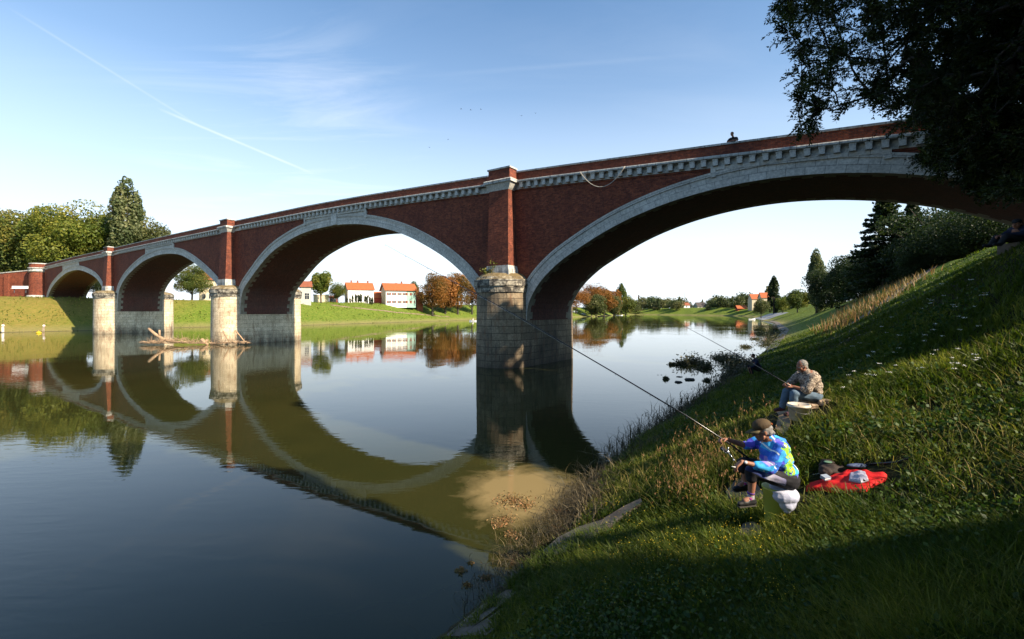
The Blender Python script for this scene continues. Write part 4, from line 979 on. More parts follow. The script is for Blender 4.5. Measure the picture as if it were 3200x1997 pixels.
# tall flowering grass between the angler and the water
uu=np.concatenate([rng.normal(2200,70,900),rng.normal(2350,60,160),rng.uniform(2000,2200,220)]); vv=rng.uniform(1350,1610,len(uu))-(uu>2300)*60
Gp=ray_ground_arr(uu,vv,2,30); k=(Gp[:,2]>.25)&(rng.random(len(uu))<np.clip(vnoise(Gp[:,0],Gp[:,1],.5,77)*1.8-.2,.15,1)); C=Gp[k]; hh=rng.uniform(.18,.62,len(C))*rng.uniform(.6,1.1,len(C))
C=np.array(C);hh=np.array(hh)
blade_obj('tall_grass',C,hh,np.full(len(C),.0075),rng.uniform(.05,.7,len(C)),rng.uniform(.0,1,len(C)),G_straw,'tall reddish seed grass standing at the water side of the angler',3)
sel=rng.random(len(C))<.45; S=C[sel]; sh_=hh[sel]; mb_c=[];nn=[]
for c_,h_ in zip(S,sh_):
    a=rng.uniform(0,6.28); l=rng.uniform(.05,.25)*h_
    for q in range(9):
        f=q/9; mb_c.append((c_[0]+math.cos(a)*l*(1+f*.4)+rng.normal()*.006,c_[1]+math.sin(a)*l+rng.normal()*.006,c_[2]+h_*(.86+.16*f))); nn.append((0,-1,.3))
V,Fq=quads_from(np.array(mb_c),np.array(nn),np.full(len(mb_c),.024),rng,.4)
tag(mk('grass_seedheads',V,Fq,leafmat('seedhead',(0.34,0.15,0.08),(0.42,0.25,0.12),None,4),col=rng.uniform(0,1,len(V))),'reddish seed heads of the tall grass',kind='stuff')
# broad leaved weeds
def leaves(name,P,size,material,label,asp=.75,flat=.9):
    n=len(P); nr=np.tile([0,0,flat],(n,1)); V,Fq=quads_from(P,nr,size,rng,asp)
    o=mk(name,V,Fq,material,col=np.repeat(rng.uniform(0,1,n),4)); tag(o,label,kind='stuff'); return o
x,y,r=scatter(150000,1.6,9,-16,62); e=sdf(x,y); m_=vnoise(x,y,.7,41)*.5+vnoise(x,y,2.1,42)*.5; wco=(x-O.x)*N.x+(y-O.y)*N.y
dens=np.clip((m_-.42)*5,0,1)*np.where(wco<-24.5,.6,.22)
k=(e>.35)&(rng.random(len(x))<dens); x,y,r=x[k],y[k],r[k]; k=unbare(x,y); x,y,r=x[k],y[k],r[k]
leaves('leafy_weeds',np.stack([x,y,gz(x,y)+rng.uniform(.02,.22,len(x))],1),rng.uniform(.022,.065,len(x)),G_weed,'broad leaved weeds low on the near bank')
x,y,r=scatter(60000,9,45,18,62); e=sdf(x,y); k=(e>1)&(rng.random(len(x))<np.clip((vnoise(x,y,2.4,43)-.45)*3,0,1)); x,y,r=x[k],y[k],r[k]
leaves('leafy_weeds',np.stack([x,y,gz(x,y)+rng.uniform(.02,.25,len(x))],1),rng.uniform(.04,.07,len(x))*(1+r*.03),G_weed,'broad leaved weeds further along the slope')
# yellow flowers
FP=[]
for _ in range(330):
    u=rng.normal(2080,170); v=rng.normal(1730,80)
    if rng.random()<.25: u=rng.uniform(1850,2500); v=rng.uniform(1560,1960)
    if v>1990 or v<1500: continue
    g_=ray_ground(u,v)
    if g_.z<.2: continue
    for _k in range(rng.integers(3,8)): FP.append((g_.x+rng.normal()*.05,g_.y+rng.normal()*.05,g_.z+rng.uniform(.14,.30)))
FP=np.array(FP); leaves('yellow_flowers',FP,np.full(len(FP),.012),M_yel,'tiny yellow flowers among the weeds',1.0,.5)
blade_obj('flower_stems',FP-np.array([0,0,.2]),np.full(len(FP),.2),np.full(len(FP),.003),rng.uniform(0,.2,len(FP)),rng.uniform(.2,.6,len(FP)),G_weed,'thin green stems of the yellow flowers')
FP=[]
for _ in range(70):
    u=rng.uniform(2620,3080); v=rng.uniform(900,1230)+ (u<2750)*60; g_=ray_ground(u,v)
    zz=g_.z+rng.uniform(.25,.4); sz=.04
    for _k in range(16): a=rng.uniform(0,6.28); q=sz*rng.uniform(0,1)**.5*(1+g_.y*.02); FP.append((g_.x+q*math.cos(a),g_.y+q*math.sin(a),zz+rng.uniform(-.01,.01)))
FP=np.array(FP); leaves('white_umbels',FP,np.full(len(FP),.014),M_wp,'white umbel flowers scattered on the shaded slope',1.0,.6)
# dry weeds further along the bank
PW=[]
poly=[(2560,1040),(2600,985),(2680,930),(2760,885),(2850,850),(2900,868),(2780,945),(2680,1010),(2600,1050)]
for _q in range(5200):
    u=rng.uniform(2540,2910); v=rng.uniform(845,1060)
    if not inpoly(u,v,poly): continue
    g_=ray_ground(u,v)
    if 38<g_.y<200 and g_.z>.6: PW.append(tuple(g_))
PW=np.array(PW); PW[:,:2]+=rng.normal(size=(len(PW),2))*.6; PW[:,2]=gz(PW[:,0],PW[:,1])
blade_obj('dry_weeds',PW,rng.uniform(.35,1.25,len(PW)),.05+.0009*PW[:,1],rng.uniform(.05,.6,len(PW)),rng.uniform(0,1,len(PW)),G_dry,'tall dry weeds on the bank beyond the bridge',3)
# reeds and dead grass along the waterline
Q=[]
for _ in range(2600):
    f=rng.uniform(0,1); pts_=[(1.2,9.0),(2.5,12.6),(4.7,16.4),(7.6,20.8),(13.1,28.6),(20,39)]
    i=min(int(f*5),4); g=f*5-i; x0=pts_[i][0]*(1-g)+pts_[i+1][0]*g+rng.normal()*.35*(1+f); y0=pts_[i][1]*(1-g)+pts_[i+1][1]*g+rng.normal()*.3
    Q.append((x0,y0,max(gz1(x0,y0),-.03)))
Q=np.array(Q)
blade_obj('shore_reeds',Q,rng.uniform(.15,.6,len(Q)),.008+.0011*Q[:,1],rng.uniform(.3,1.6,len(Q)),rng.uniform(0,1,len(Q)),G_reed,'dark matted reeds along the waterline',3)
Q=[]
for _ in range(3000):
    f=rng.uniform(0,1)**.6; x0=-.5+2.6*f+rng.normal()*.30; y0=6.9+4.9*f+rng.normal()*.35
    x0-=.15*rng.random(); Q.append((x0,y0,max(gz1(x0,y0),0.0)+.01))
Q=np.array(Q); Q=Q[unbare(Q[:,0],Q[:,1])]; blade_obj('matted_grass',Q,rng.uniform(.08,.30,len(Q)),np.full(len(Q),.010),rng.uniform(.6,1.8,len(Q)),rng.uniform(0,1,len(Q)),G_reed,'flattened muddy grass at the near waterline',3)
leaf_reed=leafmat('reed_leaf',(0.05,0.055,0.025),(0.035,0.045,0.02),(0.12,0.10,0.05),3,trans=.15)
def clumps(name,label,spots,n,material,size,hz=.25):
    P=[]
    for u,v,ru in spots:
        Yv=H*F/(v-V0); X=(u-U0)/F*Yv; s=ru/F*Yv
        for _ in range(int(n*ru/40)):
            P.append((X+rng.normal()*s*.5,Yv+rng.normal()*s*.45,abs(rng.normal())*hz*min(1,ru/60)))
    P=np.array(P); V,Fq=quads_from(P,np.zeros_like(P)+[0,-.2,.3],np.full(len(P),size)*rng.uniform(.5,1.5,len(P)),rng,.35)
    tag(mk(name,V,Fq,material,col=np.repeat(rng.uniform(0,1,len(P)),4)),label,kind='stuff')
clumps('water_weeds','dark weed islands floating on the river',[(2165,1137,40),(2205,1150,22),(2130,1140,22),(2285,1130,45),(2330,1150,50),(2300,1185,48),(2370,1145,30),(2250,1120,24),(2100,1140,10),(2080,1185,8),(2210,1190,8),(2400,1045,50),(2440,1062,55),(2400,1075,35),(2470,1040,40),(2360,1060,14),(2390,1020,30),(2330,1085,16)],950,leaf_reed,.20,.5)
clumps('shore_bushes','dark bushy growth where the bank meets the water',[(2230,1255,50),(2180,1290,40),(2270,1215,38),(2150,1330,34),(2100,1370,28),(2060,1400,24),(2300,1200,24)],700,leaf_reed,.10,.32)
clumps('river_debris','washed up twigs and leaves lying in the shallow water',[(1600,1568,60),(1640,1580,30),(1575,1625,34),(1560,1640,24),(1600,1670,28),(1760,1600,40),(1820,1650,40),(1750,1655,26),(1440,1785,16),(1470,1760,10),(1460,1830,14),(1520,1805,18)],330,G_dry,.06,.03)
# floating plants stones
M_stone=plain('river_stone',(0.06,0.055,0.05),(0.03,0.03,0.028),4,bs=.8,bd=.05)
def rock(name,label,c,r,material,group=None,seed=0,cat='stone',rz=0):
    rn=np.random.default_rng(seed); mb=MB(); mb.ell((0,0,0),(1,1,1),n=14,m=9)
    V=np.array(mb.V); d_=V/np.linalg.norm(V,axis=1)[:,None]
    V=d_*(1+.16*np.sin(d_[:,[0]]*5+rn.uniform(0,6))+.14*np.sin(d_[:,[1]]*6+rn.uniform(0,6))+.12*np.sin(d_[:,[2]]*7+rn.uniform(0,6)))
    V=np.clip(V,-.85,.85); V=V*np.array(r); o=mk(name,V,mb.F,material,None,False); o.location=c; o.rotation_euler=(0,0,rz); tag(o,label,cat,group); return o
for i,(u,v,w_,lb) in enumerate(((2155,1187,34,'largest dark stone standing in the water below the weed island'),(2120,1195,26,'flat dark stone left of the largest one in the water'),(2123,1178,24,'pale flat stone just above the two dark ones in the water'),(2104,1163,9,'small round stone above the flat stones'),(2056,1172,5,'tiny left stone of the pair out in the water'),(2067,1172,5,'tiny right stone of the pair out in the water'),(2270,1205,30,'dark boulder at the tip of the reeds'),(2262,1119,12,'small stone left of the big weed island'))):
    Y=H*F/(v-V0); s=w_/F*Y/2; rock('river_stone',lb,((u-U0)/F*Y,Y,.0),(s,s*.8,s*(.38 if i!=2 else .2)),M_stone,'stones in the shallow water',seed=i)
# slabs and steps on the bank
M_sand=plain('worn_paving',(0.24,0.17,0.11),(0.15,0.105,0.07),3,bs=.6,bd=.03,detail=7)
def slab(name,label,pixels,th,lift,material,cat='slab'):
    P=[ray_ground(u,v) for u,v in pixels]; n=len(P); c=sum(P,Vector())/n
    V=[tuple(p+Vector((0,0,lift))) for p in P]+[tuple(p+Vector((0,0,lift-th))) for p in P]
    o=mk(name,V,[tuple(range(n-1,-1,-1)) if False else tuple(range(n)),tuple(range(2*n-1,n-1,-1))]+[(i,(i+1)%n,(i+1)%n+n,i+n) for i in range(n)],material)
    bv=o.modifiers.new('bevel','BEVEL'); bv.width=.015; bv.segments=2
    tag(o,label,cat); return o
slab('concrete_slab','tilted broken concrete slab at the waterline below the yellow flowers',[(1700,1744),(1745,1702),(1812,1668),(1880,1648),(1950,1606),(2000,1580),(2004,1590),(1948,1632),(1900,1678),(1842,1706),(1790,1744),(1722,1760)],.30,.13,M_conc)
slab('concrete_strip','upper cracked concrete strip running out of the picture bottom',[(1555,1925),(1680,1830),(1735,1800),(1770,1815),(1690,1870),(1520,1997),(1440,1997)],.25,.05,M_conc)
slab('concrete_strip','lower concrete strip beside the water at the bottom edge',[(1395,1997),(1500,1905),(1590,1850),(1612,1862),(1520,1935),(1440,1997)],.25,.04,M_conc)
slab('stepping_stone','flat stone under the feet of the angler in blue',[(2270,1545),(2300,1512),(2345,1505),(2385,1560),(2350,1582),(2290,1578)],.15,.05,M_conc,'stone')
slab('stepping_stone','bare stone slab in the shaded grass below the angler in blue',[(2300,1712),(2325,1652),(2352,1645),(2385,1668),(2372,1700),(2340,1722)],.15,.05,M_sand,'stone')
slab('worn_path','sunlit worn steps of earth and stone between the two anglers',[(2425,1345),(2435,1300),(2428,1290),(2480,1288),(2478,1310),(2462,1345),(2450,1362)],.06,.02,M_sand,'path')
# draped strips along the bank
def drape(name,label,pts,wid,material,lift=.07,cat='strip',kind=None,n=60):
    P=[];
    for i in range(n):
        f=i/(n-1)*(len(pts)-1); k=min(int(f),len(pts)-2); g=f-k; P.append(Vector(pts[k][:2]).lerp(Vector(pts[k+1][:2]),g))
    V=[]
    for i,p in enumerate(P):
        t_=(P[min(i+1,n-1)]-P[max(i-1,0)]).normalized(); q=Vector((t_.y,-t_.x)); w_=wid[0]+(wid[1]-wid[0])*i/(n-1)
        for j in range(5):
            s_=p+q*w_*(j/4); V.append((s_.x,s_.y,max(gz1(s_.x,s_.y),-.2)+lift))
    o=mk(name,V,[(i*5+j,i*5+j+1,(i+1)*5+j+1,(i+1)*5+j) for i in range(n-1) for j in range(4)],material)
    so=o.modifiers.new('thick','SOLIDIFY'); so.thickness=.15; so.offset=-1
    tag(o,label,cat,kind=kind); return o
gp=[ray_ground(u,v) for u,v in ((2470,1125),(2520,1085),(2570,1050))]
M_rev=brickmat('revetment_stone',(0.30,0.26,0.22),(0.20,0.17,0.14),(0.08,0.07,0.05),.9,.6,.04,.4,(.12,.10,.07))
drape('stone_revetment','pale stone revetment edging the water beyond the slope',[(13.5,29.6),(28.3,51.8),(56,96.5),(97.4,172),(112,203)],(1.0,1.8),M_conc,.05,'revetment')
drape('concrete_ramp','smooth pale grey concrete boat ramp at the river bend',[(122,226),(147,284)],(11,9),plain('smooth_concrete',(.30,.31,.32),(.24,.24,.25),.8),.10,'ramp',n=20)
P0=WE(18,6.0);P1=WE(40,11.0);P2=WE(75,20.5);P3=WE(95,22.0)
drape('paved_gutter','long cracked paved gutter climbing the bank beyond the bridge',[tuple(P0),tuple(P1),tuple(P2),tuple(P3)],(.9,2.0),M_conc,.12,'gutter')
# far bank path
drape('footpath','thin pale footpath slanting down the far green bank',[tuple(ray_ground(u,v,90))[:2] for u,v in ((1033,952),(1075,958),(1140,964),(1215,972),(1300,980),(1405,990))],(1.1,1.1),M_sand,.06,'path')
drape('river_road','pale road along the top of the far bank',[tuple(ray_ground(u,v,90))[:2] for u,v in ((950,941),(1100,943),(1300,944),(1400,946))],(2.5,2.5),plain('pale_asphalt',(.34,.30,.25),None,2),.05,kind='structure')
# ---------------------------------------------------------------- driftwood at the second pier
M_drift=plain('driftwood',(0.42,0.28,0.17),(0.28,0.18,0.11),5,bs=.6,bd=.02)
def wpx(u,v,z=0.0): Y=(H-z)*F/(v-V0); return Vector(((u-U0)/F*Y,Y,z))
Yd=61.5
def dp(u,v,dy=0): return px(u,v,Yd+dy)
mb=MB(); mb.tube([dp(464,1027),dp(485,1045),dp(510,1060),dp(545,1068),dp(585,1070)],[.16,.2,.2,.16,.1],9); tag(mb.build('driftwood_log',M_drift,None,True),'thick forked driftwood trunk rising from the water left of the second pier','driftwood')
mb=MB(); mb.tube([dp(498,1031),dp(499,1052)],[.12,.13],8); mb.tube([dp(499,1050),dp(503,1064)],[.12,.14],8); tag(mb.build('driftwood_stump',M_drift,None,True),'short upright driftwood stump behind the forked trunk','driftwood')
mb=MB(); mb.tube([dp(630,1061),dp(640,1070),dp(650,1078)],[.25,.22,.12],7); mb.tube([dp(648,1062),dp(640,1072)],[.14,.16],7); tag(mb.build('driftwood_knot',M_drift,None,True),'knotted root stump against the left foot of the second pier','driftwood')
for i,(q,lb) in enumerate((([(697,1034),(706,1050),(715,1068)],'left leaning stick against the second pier'),([(734,1032),(738,1064)],'upright middle stick against the second pier'),([(735,1032),(752,1052),(764,1068),(790,1073)],'long bent right stick at the second pier'),([(440,1073),(470,1070),(500,1074)],'log lying low in the water at the left end of the brushwood'),([(650,1079),(700,1070),(770,1067)],'pale branch floating in front of the second pier'))):
    mb=MB(); mb.tube([dp(u,v,(i-2)*.2) for u,v in q],[.09]*(len(q)-1)+[.05],6); tag(mb.build('driftwood_branch',M_drift,None,True),lb,'driftwood')
mb=MB()
for i in range(420):
    u=rng.uniform(455,640) if i<330 else rng.uniform(640,775); hgt=18*math.exp(-((u-570)/28)**2)+9*math.exp(-((u-500)/60)**2)+3
    v=1075-rng.uniform(0,1)*hgt*.8; p=dp(u,v,rng.uniform(-1.2,1.2)); p.z=max(p.z,.02); l=rng.uniform(.3,1.3); dr=Vector((rng.normal(),rng.normal()*.5,abs(rng.normal())*.45)).normalized()
    mb.tube([p,p+dr*l*.5+Vector((0,0,.05)),p+dr*l],[.028,.02,.008],3,cap=False)
tag(mb.build('brushwood',M_drift,None),'raft of tangled brushwood piled against the second pier',kind='stuff')
# sapling on the nearest pier cap
sap=empty('sapling',BP(2.6,-1.5,7.25)); tag(sap,'small green sapling growing on the cap of the nearest pier','plant')
mb=MB(); LP=[]
for i in range(9):
    a=rng.uniform(0,6.28); l=rng.uniform(.3,1.0); tp=Vector((math.cos(a)*.3+(.35 if i<3 else -.25),math.sin(a)*.2,(1.3 if i<3 else .75)*rng.uniform(.7,1)))
    mb.tube([(0.0,0,0),tp*.5+Vector((.03,0,.02)),tp],[.018,.012,.005],5)
    for k in range(26): f=rng.uniform(.35,1.08); q=tp*f; LP.append((q.x+rng.normal()*.1,q.y+rng.normal()*.1,q.z+rng.normal()*.08))
mb.build('stem',M_bark,sap); V,Fq=quads_from(np.array(LP),np.zeros((len(LP),3))+[0,-.3,.6],np.full(len(LP),.13),rng,.8)
mk('foliage',V,Fq,L_green,sap,col=np.repeat(rng.uniform(.2,1,len(LP)),4))
# moss and dry tufts on the pier caps
P=[]
for tc_,hw,zc0,zc1,zp,p0,p1 in PIERS[:2]:
    for _ in range(900 if tc_<10 else 400):
        a=rng.uniform(math.pi,2*math.pi); rr_=hw*rng.uniform(.3,1.0)**.6; P.append(tuple(BP(tc_-rr_*math.cos(a),rr_*math.sin(a),zc1+.02+.45*(1-(rr_/hw)**2))))
P=np.array(P); blade_obj('cap_tufts',P,rng.uniform(.06,.28,len(P)),np.full(len(P),.02),rng.uniform(.3,1.2,len(P)),rng.uniform(0,1,len(P)),G_dry,'dry tufts and moss on the pier caps')
# ---------------------------------------------------------------- far small things
M_wp_=plain('white_paint',(0.8,0.8,0.8),(.75,.75,.75),bs=0); M_dark=plain('dark_paint',(0.02,0.02,0.025),bs=0); M_red=plain('red_paint',(0.6,0.03,0.02),bs=0); M_metal=plain('grey_metal',(0.25,0.25,0.26),rough=.4,metal=.7,bs=0)
bx=px(63,897,119); bn_=empty('bench',(bx.x,bx.y,bx.z-1.1),.15); tag(bn_,'long white board on two posts in front of the ramp wall','bench')
for xx in(-1.3,1.3): q=MB(); q.box(xx-.05,xx+.05,-.05,.05,-.4,.9); q.build('leg',M_metal,bn_)
q=MB(); q.box(-1.75,1.75,-.12,.12,.7,1.35); q.box(-1.75,1.75,-.45,-.12,.66,.72); q.build('board',M_wp_,bn_)
p=px(1060,944,188); sg_=empty('road_sign',(p.x,p.y,gz1(p.x,p.y))); tag(sg_,'round red no entry sign with a white bar on a post by the garden shed','road sign')
q=MB(); q.tube([(0,0,0),(0,0,3.1)],.06,8); q.build('pole',M_metal,sg_)
q=MB(); q.tube([(0,-.07,2.9),(0,-.11,2.9)],.75,24); dsk=q.build('disc',M_red,sg_); q=MB(); q.box(-.5,.5,-.125,-.112,2.78,3.02); q.build('bar',M_wp_,dsk)
def boat(name,label,u,v,L,m_,rz,Y=None):
    p=wpx(u,v) if Y is None else Vector(((u-U0)/F*Y,Y,0)); r=empty(name,(p.x,p.y,0),rz); tag(r,label,'boat')
    V=[];n=11
    for i in range(n):
        f=i/(n-1)*2-1; w_=.17*L*(1-abs(f)**2.6)+.02; z1=.38+.22*abs(f)**2
        for s_,z in ((-1,z1),(-.7,-.1),(.7,-.1),(1,z1)): V.append((f*L/2,s_*w_,z))
    for i in range(n):
        f=i/(n-1)*2-1; w_=.17*L*(1-abs(f)**2.6)+.02-.05; z1=.38+.22*abs(f)**2
        for s_,z in ((-1,z1),(-.7,.05),(.7,.05),(1,z1)): V.append((f*L/2*.97,s_*max(w_,.01),z))
    Fc=[(i*4+j,i*4+j+1,(i+1)*4+j+1,(i+1)*4+j) for i in range(n-1) for j in range(3)]
    Fc+=[(44+i*4+j+1,44+i*4+j,44+(i+1)*4+j,44+(i+1)*4+j+1) for i in range(n-1) for j in range(3)]
    Fc+=[(i*4+k,(i+1)*4+k,44+(i+1)*4+k,44+i*4+k) for i in range(n-1) for k in (0,3)]
    mk('hull',V,Fc,m_,r)
    for fx in(-.22,.15): q=MB(); q.box(fx*L-.12,fx*L+.12,-.13*L,.13*L,.26,.30); q.build('seat',M_drift,r)
    return r
boat('rowing_boat','dark wooden rowing boat moored under the rust coloured row',1879,990,6.5,M_dark,.1,385)
boat('rowing_boat','small white boat at the tip of the far bank',1936,987,6.5,M_wp_,.1,470)
boat('rowing_boat','white boat moored below the concrete ramp',2350,999,4.2,M_wp_,.3,245)
boat('rowing_boat','white boat with a seated angler just left of the nearest pier',1481,1004,4.0,M_wp_,.1,203)
def car(label,u,Y,rz,m_):
    x=(u-U0)/F*Y; r=empty('parked_car',(x,Y,gz1(x,Y)+.0),rz); tag(r,label,'car','cars parked on the far bank')
    pr=[(-2.1,.3),(-2.15,.75),(-1.9,.95),(-1.2,1.0),(-.7,1.42),(.7,1.45),(1.3,1.0),(2.0,.85),(2.12,.6),(2.1,.3)]
    V=[(a,s_*(.82 if b_<1.1 else .68),b_) for s_ in(-1,1) for a,b_ in pr]; n=len(pr)
    mk('body',V,[tuple(range(n)),tuple(range(2*n-1,n-1,-1))]+[(i,i+n,(i+1)%n+n,(i+1)%n) for i in range(n)],m_,r)
    q=MB()
    for s_ in(-1,1): q.add([(-1.05,s_*.80,1.0),(1.1,s_*.80,1.0),(.62,s_*.71,1.38),(-.62,s_*.71,1.38)],[(0,1,2,3)])
    q.build('window',M_dkglass,r)
    for a in(-1.35,1.35):
        for s_ in(-1,1): w_=MB(); w_.tube([(a,s_*.70,.32),(a,s_*.86,.32)],.32,14); w_.build('wheel',M_dark,r)
car('white car half hidden at the edge of the big arch on the far bank',1796,368,.3,M_wp_); car('silver white car left of the olive bush on the far bank',1824,374,.25,plain('silver_paint',(.55,.57,.6),rough=.3,bs=0))
# chimney, lattice tower and mast on the horizon
x=(1996-U0)/F*1500; cz=empty('factory_chimney',(x,1500,8)); tag(cz,'tall thin red brick factory chimney on the horizon','chimney')
q=MB(); q.lathe([(3.2,0),(2.0,46),(2.3,46.3),(2.3,48),(1.6,48)],16); q.build('shaft',M_brick,cz)
x=(2008-U0)/F*1450; lt=empty('lattice_tower',(x,1450,8)); tag(lt,'pale steel lattice tower right of the factory chimney','tower')
q=MB()
for sx_,sy_ in((-1,-1),(1,-1),(1,1),(-1,1)): q.tube([(sx_*8,sy_*8,0),(sx_*5,sy_*5,24)],.5,4)
for zz,w_ in((6,7.4),(14,6.4),(23,5.2)):
    for s_ in(-1,1): q.box(-w_,w_,s_*w_-.3,s_*w_+.3,zz,zz+.7); q.box(s_*w_-.3,s_*w_+.3,-w_,w_,zz,zz+.7)
q.box(-9,9,-.5,.5,16,17); q.build('frame',M_metal,lt)
x=(2140-U0)/F*1300; ms=MB(); ms.tube([(0,0,0),(0,0,49)],[.9,.35],6); ms.tube([(0,0,49),(0,0,52)],[.35,.1],6); o=ms.build('radio_mast',M_metal); o.location=(x,1300,8); tag(o,'slim radio mast rising above the far woods','mast')
# birds high over the bridge
M_bird=plain('bird_plumage',(.02,.02,.02),bs=0)
for i,(u,v,lb) in enumerate(((1441,341,'left bird of the three in a row high over the third arch'),(1471,344,'middle bird of the three in a row high over the third arch'),(1503,342,'right bird of the three in a row high over the third arch'),(1629,362,'bird furthest right in the sky, above the main pier'),(1674,354,'topmost bird to the right of the main pier'),(1400,436,'bird below the row of three birds'),(1342,461,'lowest bird, over the crown of the third arch'))):
    p=px(u,v,160+i*6); q=MB(); rz_=rng.uniform(0,3); q.tube([(-.32,0,0),(0,0,0),(.35,0,.02)],[.02,.07,.01],5)
    q.add([(-.1,0,.03),(.1,0,.03),(.0,.5,.16),(-.12,.55,.14)],[(0,1,2,3)]); q.add([(-.1,0,.03),(.1,0,.03),(.0,-.5,.16),(-.12,-.55,.14)],[(0,3,2,1)])
    o=q.build('bird',M_bird); o.location=p; o.rotation_euler=(0,0,rz_); tag(o,lb,'bird','birds over the bridge')

x=rng.uniform(-150,170,170000); y=rng.uniform(85,420,170000); e=sdf(x,y); uu_,vv_=upix(x,y,6); k=(e>.6)&(e<26)&(uu_>-60)&(uu_<2100)&(rng.random(len(x))<np.clip(170/y,0,1)*np.clip(vnoise(x,y,3.0,61)*1.5-.1,.1,1)); x,y,e=x[k],y[k],e[k]
M_fg=leafmat('far_grass_blade',(0.085,0.13,0.014),(0.12,0.145,0.02),(0.22,0.19,0.045),.08,trans=.4)
blade_obj('bank_grass',np.stack([x,y,gz(x,y)],1),rng.uniform(.15,.5,len(x))*np.clip(e/6,.35,1),.10+.0012*y,rng.uniform(.1,1,len(x)),np.clip(vnoise(x,y,5,62)*.8+rng.normal(size=len(x))*.2+.6*(x<-100)*vnoise(x,y,4,66),0,1),M_fg,'tufty green grass on the far bank',2)
# ================================================================ people
def capsule(mb,p,r1,q,r2,n=14):
    p=Vector(p);q=Vector(q); ax=q-p; L=ax.length
    if L<1e-6: mb.ell(p,(r1,r1,r1)); return
    ax.normalize(); up=Vector((0,0,1)) if abs(ax.z)<.9 else Vector((1,0,0)); a=ax.cross(up).normalized(); b_=ax.cross(a)
    rows=[]
    for k in range(1,5): t_=math.pi/2*(1-k/4.0); rows.append((p-ax*r1*math.sin(t_),r1*math.cos(t_)))
    for k in range(0,4): t_=math.pi/2*(k/4.0); rows.append((q+ax*r2*math.sin(t_),r2*math.cos(t_)))
    V=[];b0=len(mb.V)
    for c,r in rows:
        for k in range(n): an=2*math.pi*k/n; V.append(c+(a*math.cos(an)+b_*math.sin(an))*r)
    V.append(p-ax*r1);V.append(q+ax*r2); m=len(rows); T=m*n
    Fc=[(i*n+k,i*n+(k+1)%n,(i+1)*n+(k+1)%n,(i+1)*n+k) for i in range(m-1) for k in range(n)]
    Fc+=[(T,(k+1)%n,k) for k in range(n)]+[(T+1,(m-1)*n+k,(m-1)*n+(k+1)%n) for k in range(n)]
    mb.add(V,Fc)
def organic(name,mb,voxel,material,parent,smooth=2,disp=0.0,dscale=9.0,shell=None):
    me=bpy.data.meshes.new('tmp'); me.from_pydata([tuple(v) for v in mb.V],[],mb.F); me.update()
    o=bpy.data.objects.new('tmp',me); COL.objects.link(o)
    bm=bmesh.new(); bm.from_mesh(me); bmesh.ops.recalc_face_normals(bm,faces=bm.faces); bm.to_mesh(me); bm.free()
    md=o.modifiers.new('r','REMESH'); md.mode='VOXEL'; md.voxel_size=voxel; md.use_smooth_shade=True
    sm=o.modifiers.new('s','SMOOTH'); sm.iterations=smooth; sm.factor=.5
    dg=bpy.context.evaluated_depsgraph_get(); m2=bpy.data.meshes.new_from_object(o.evaluated_get(dg))
    bpy.data.objects.remove(o); bpy.data.meshes.remove(me)
    if disp:
        n=len(m2.vertices); co=np.empty(n*3,np.float32); m2.vertices.foreach_get('co',co); co=co.reshape(-1,3)
        no=np.empty(n*3,np.float32); m2.vertices.foreach_get('normal',no); no=no.reshape(-1,3)
        w_=np.sin(co[:,0]*dscale*3+np.sin(co[:,2]*dscale*2.3)*1.7)*np.sin(co[:,2]*dscale*1.9+co[:,1]*dscale*2.1+np.sin(co[:,0]*dscale)*2)
        w_+=.5*np.sin(co[:,2]*dscale*5+co[:,0]*dscale*3.1+1.3*np.sin(co[:,1]*dscale*3))
        co+=no*(w_*disp)[:,None]; m2.vertices.foreach_set('co',co.ravel()); m2.update()
    m2.name=name; m2.polygons.foreach_set('use_smooth',np.ones(len(m2.polygons),dtype=bool)); m2.materials.clear(); m2.materials.append(material)
    ob=bpy.data.objects.new(name,m2); COL.objects.link(ob); ob.parent=parent; ob.matrix_parent_inverse=Matrix.Translation(-Vector(parent.location))
    return ob
def skinmat(name,c): 
    m=plain(name,c,tuple(a*.82 for a in c),14,rough=.55,bs=.15,bd=.004); MATS[name].node_tree.nodes['Principled BSDF'].inputs['Subsurface Weight'].default_value=.08; return m
M_skin=skinmat('skin',(0.30,0.14,0.09)); M_skin2=skinmat('tanned_skin',(0.25,0.11,0.07))
def hand(mb,wrist,dirv,palmn,side,curl=.6,s=1.0,hold=None):
    """palm block, four bent fingers of unequal length and a thumb"""
    w=Vector(wrist); d_=Vector(dirv).normalized(); pn=Vector(palmn); pn=(pn-d_*pn.dot(d_)).normalized(); sd=d_.cross(pn)*side
    pe=w+d_*.085*s
    for k,off in enumerate((-.028,-.009,.010,.029)):
        capsule(mb,w+sd*off*.6*s+d_*.01,.015*s,pe+sd*off*s,.0125*s,8)
    for k,(off,ln) in enumerate(((-.031,.070),(-.0105,.082),(.0105,.076),(.031,.060))):
        a=pe+sd*off*s; c1=curl*(.9+.06*k); d1=(d_*math.cos(c1)+pn*math.sin(c1)); b_=a+d1*ln*.45*s
        d2=(d_*math.cos(c1*2.1)+pn*math.sin(c1*2.1)); c_=b_+d2*ln*.33*s; d3=(d_*math.cos(c1*2.9)+pn*math.sin(c1*2.9)); e_=c_+d3*ln*.26*s
        capsule(mb,a,.0105*s,b_,.0095*s,7); capsule(mb,b_,.0095*s,c_,.0085*s,7); capsule(mb,c_,.0085*s,e_,.0075*s,7)
    ta=w+d_*.025*s-sd*.026*s; tb=ta+(d_*.6-sd*.75+pn*.35).normalized()*.042*s; tc_=tb+(d_*.75+pn*.6-sd*.1).normalized()*.034*s
    capsule(mb,ta,.015*s,tb,.0115*s,8); capsule(mb,tb,.0115*s,tc_,.0095*s,8)
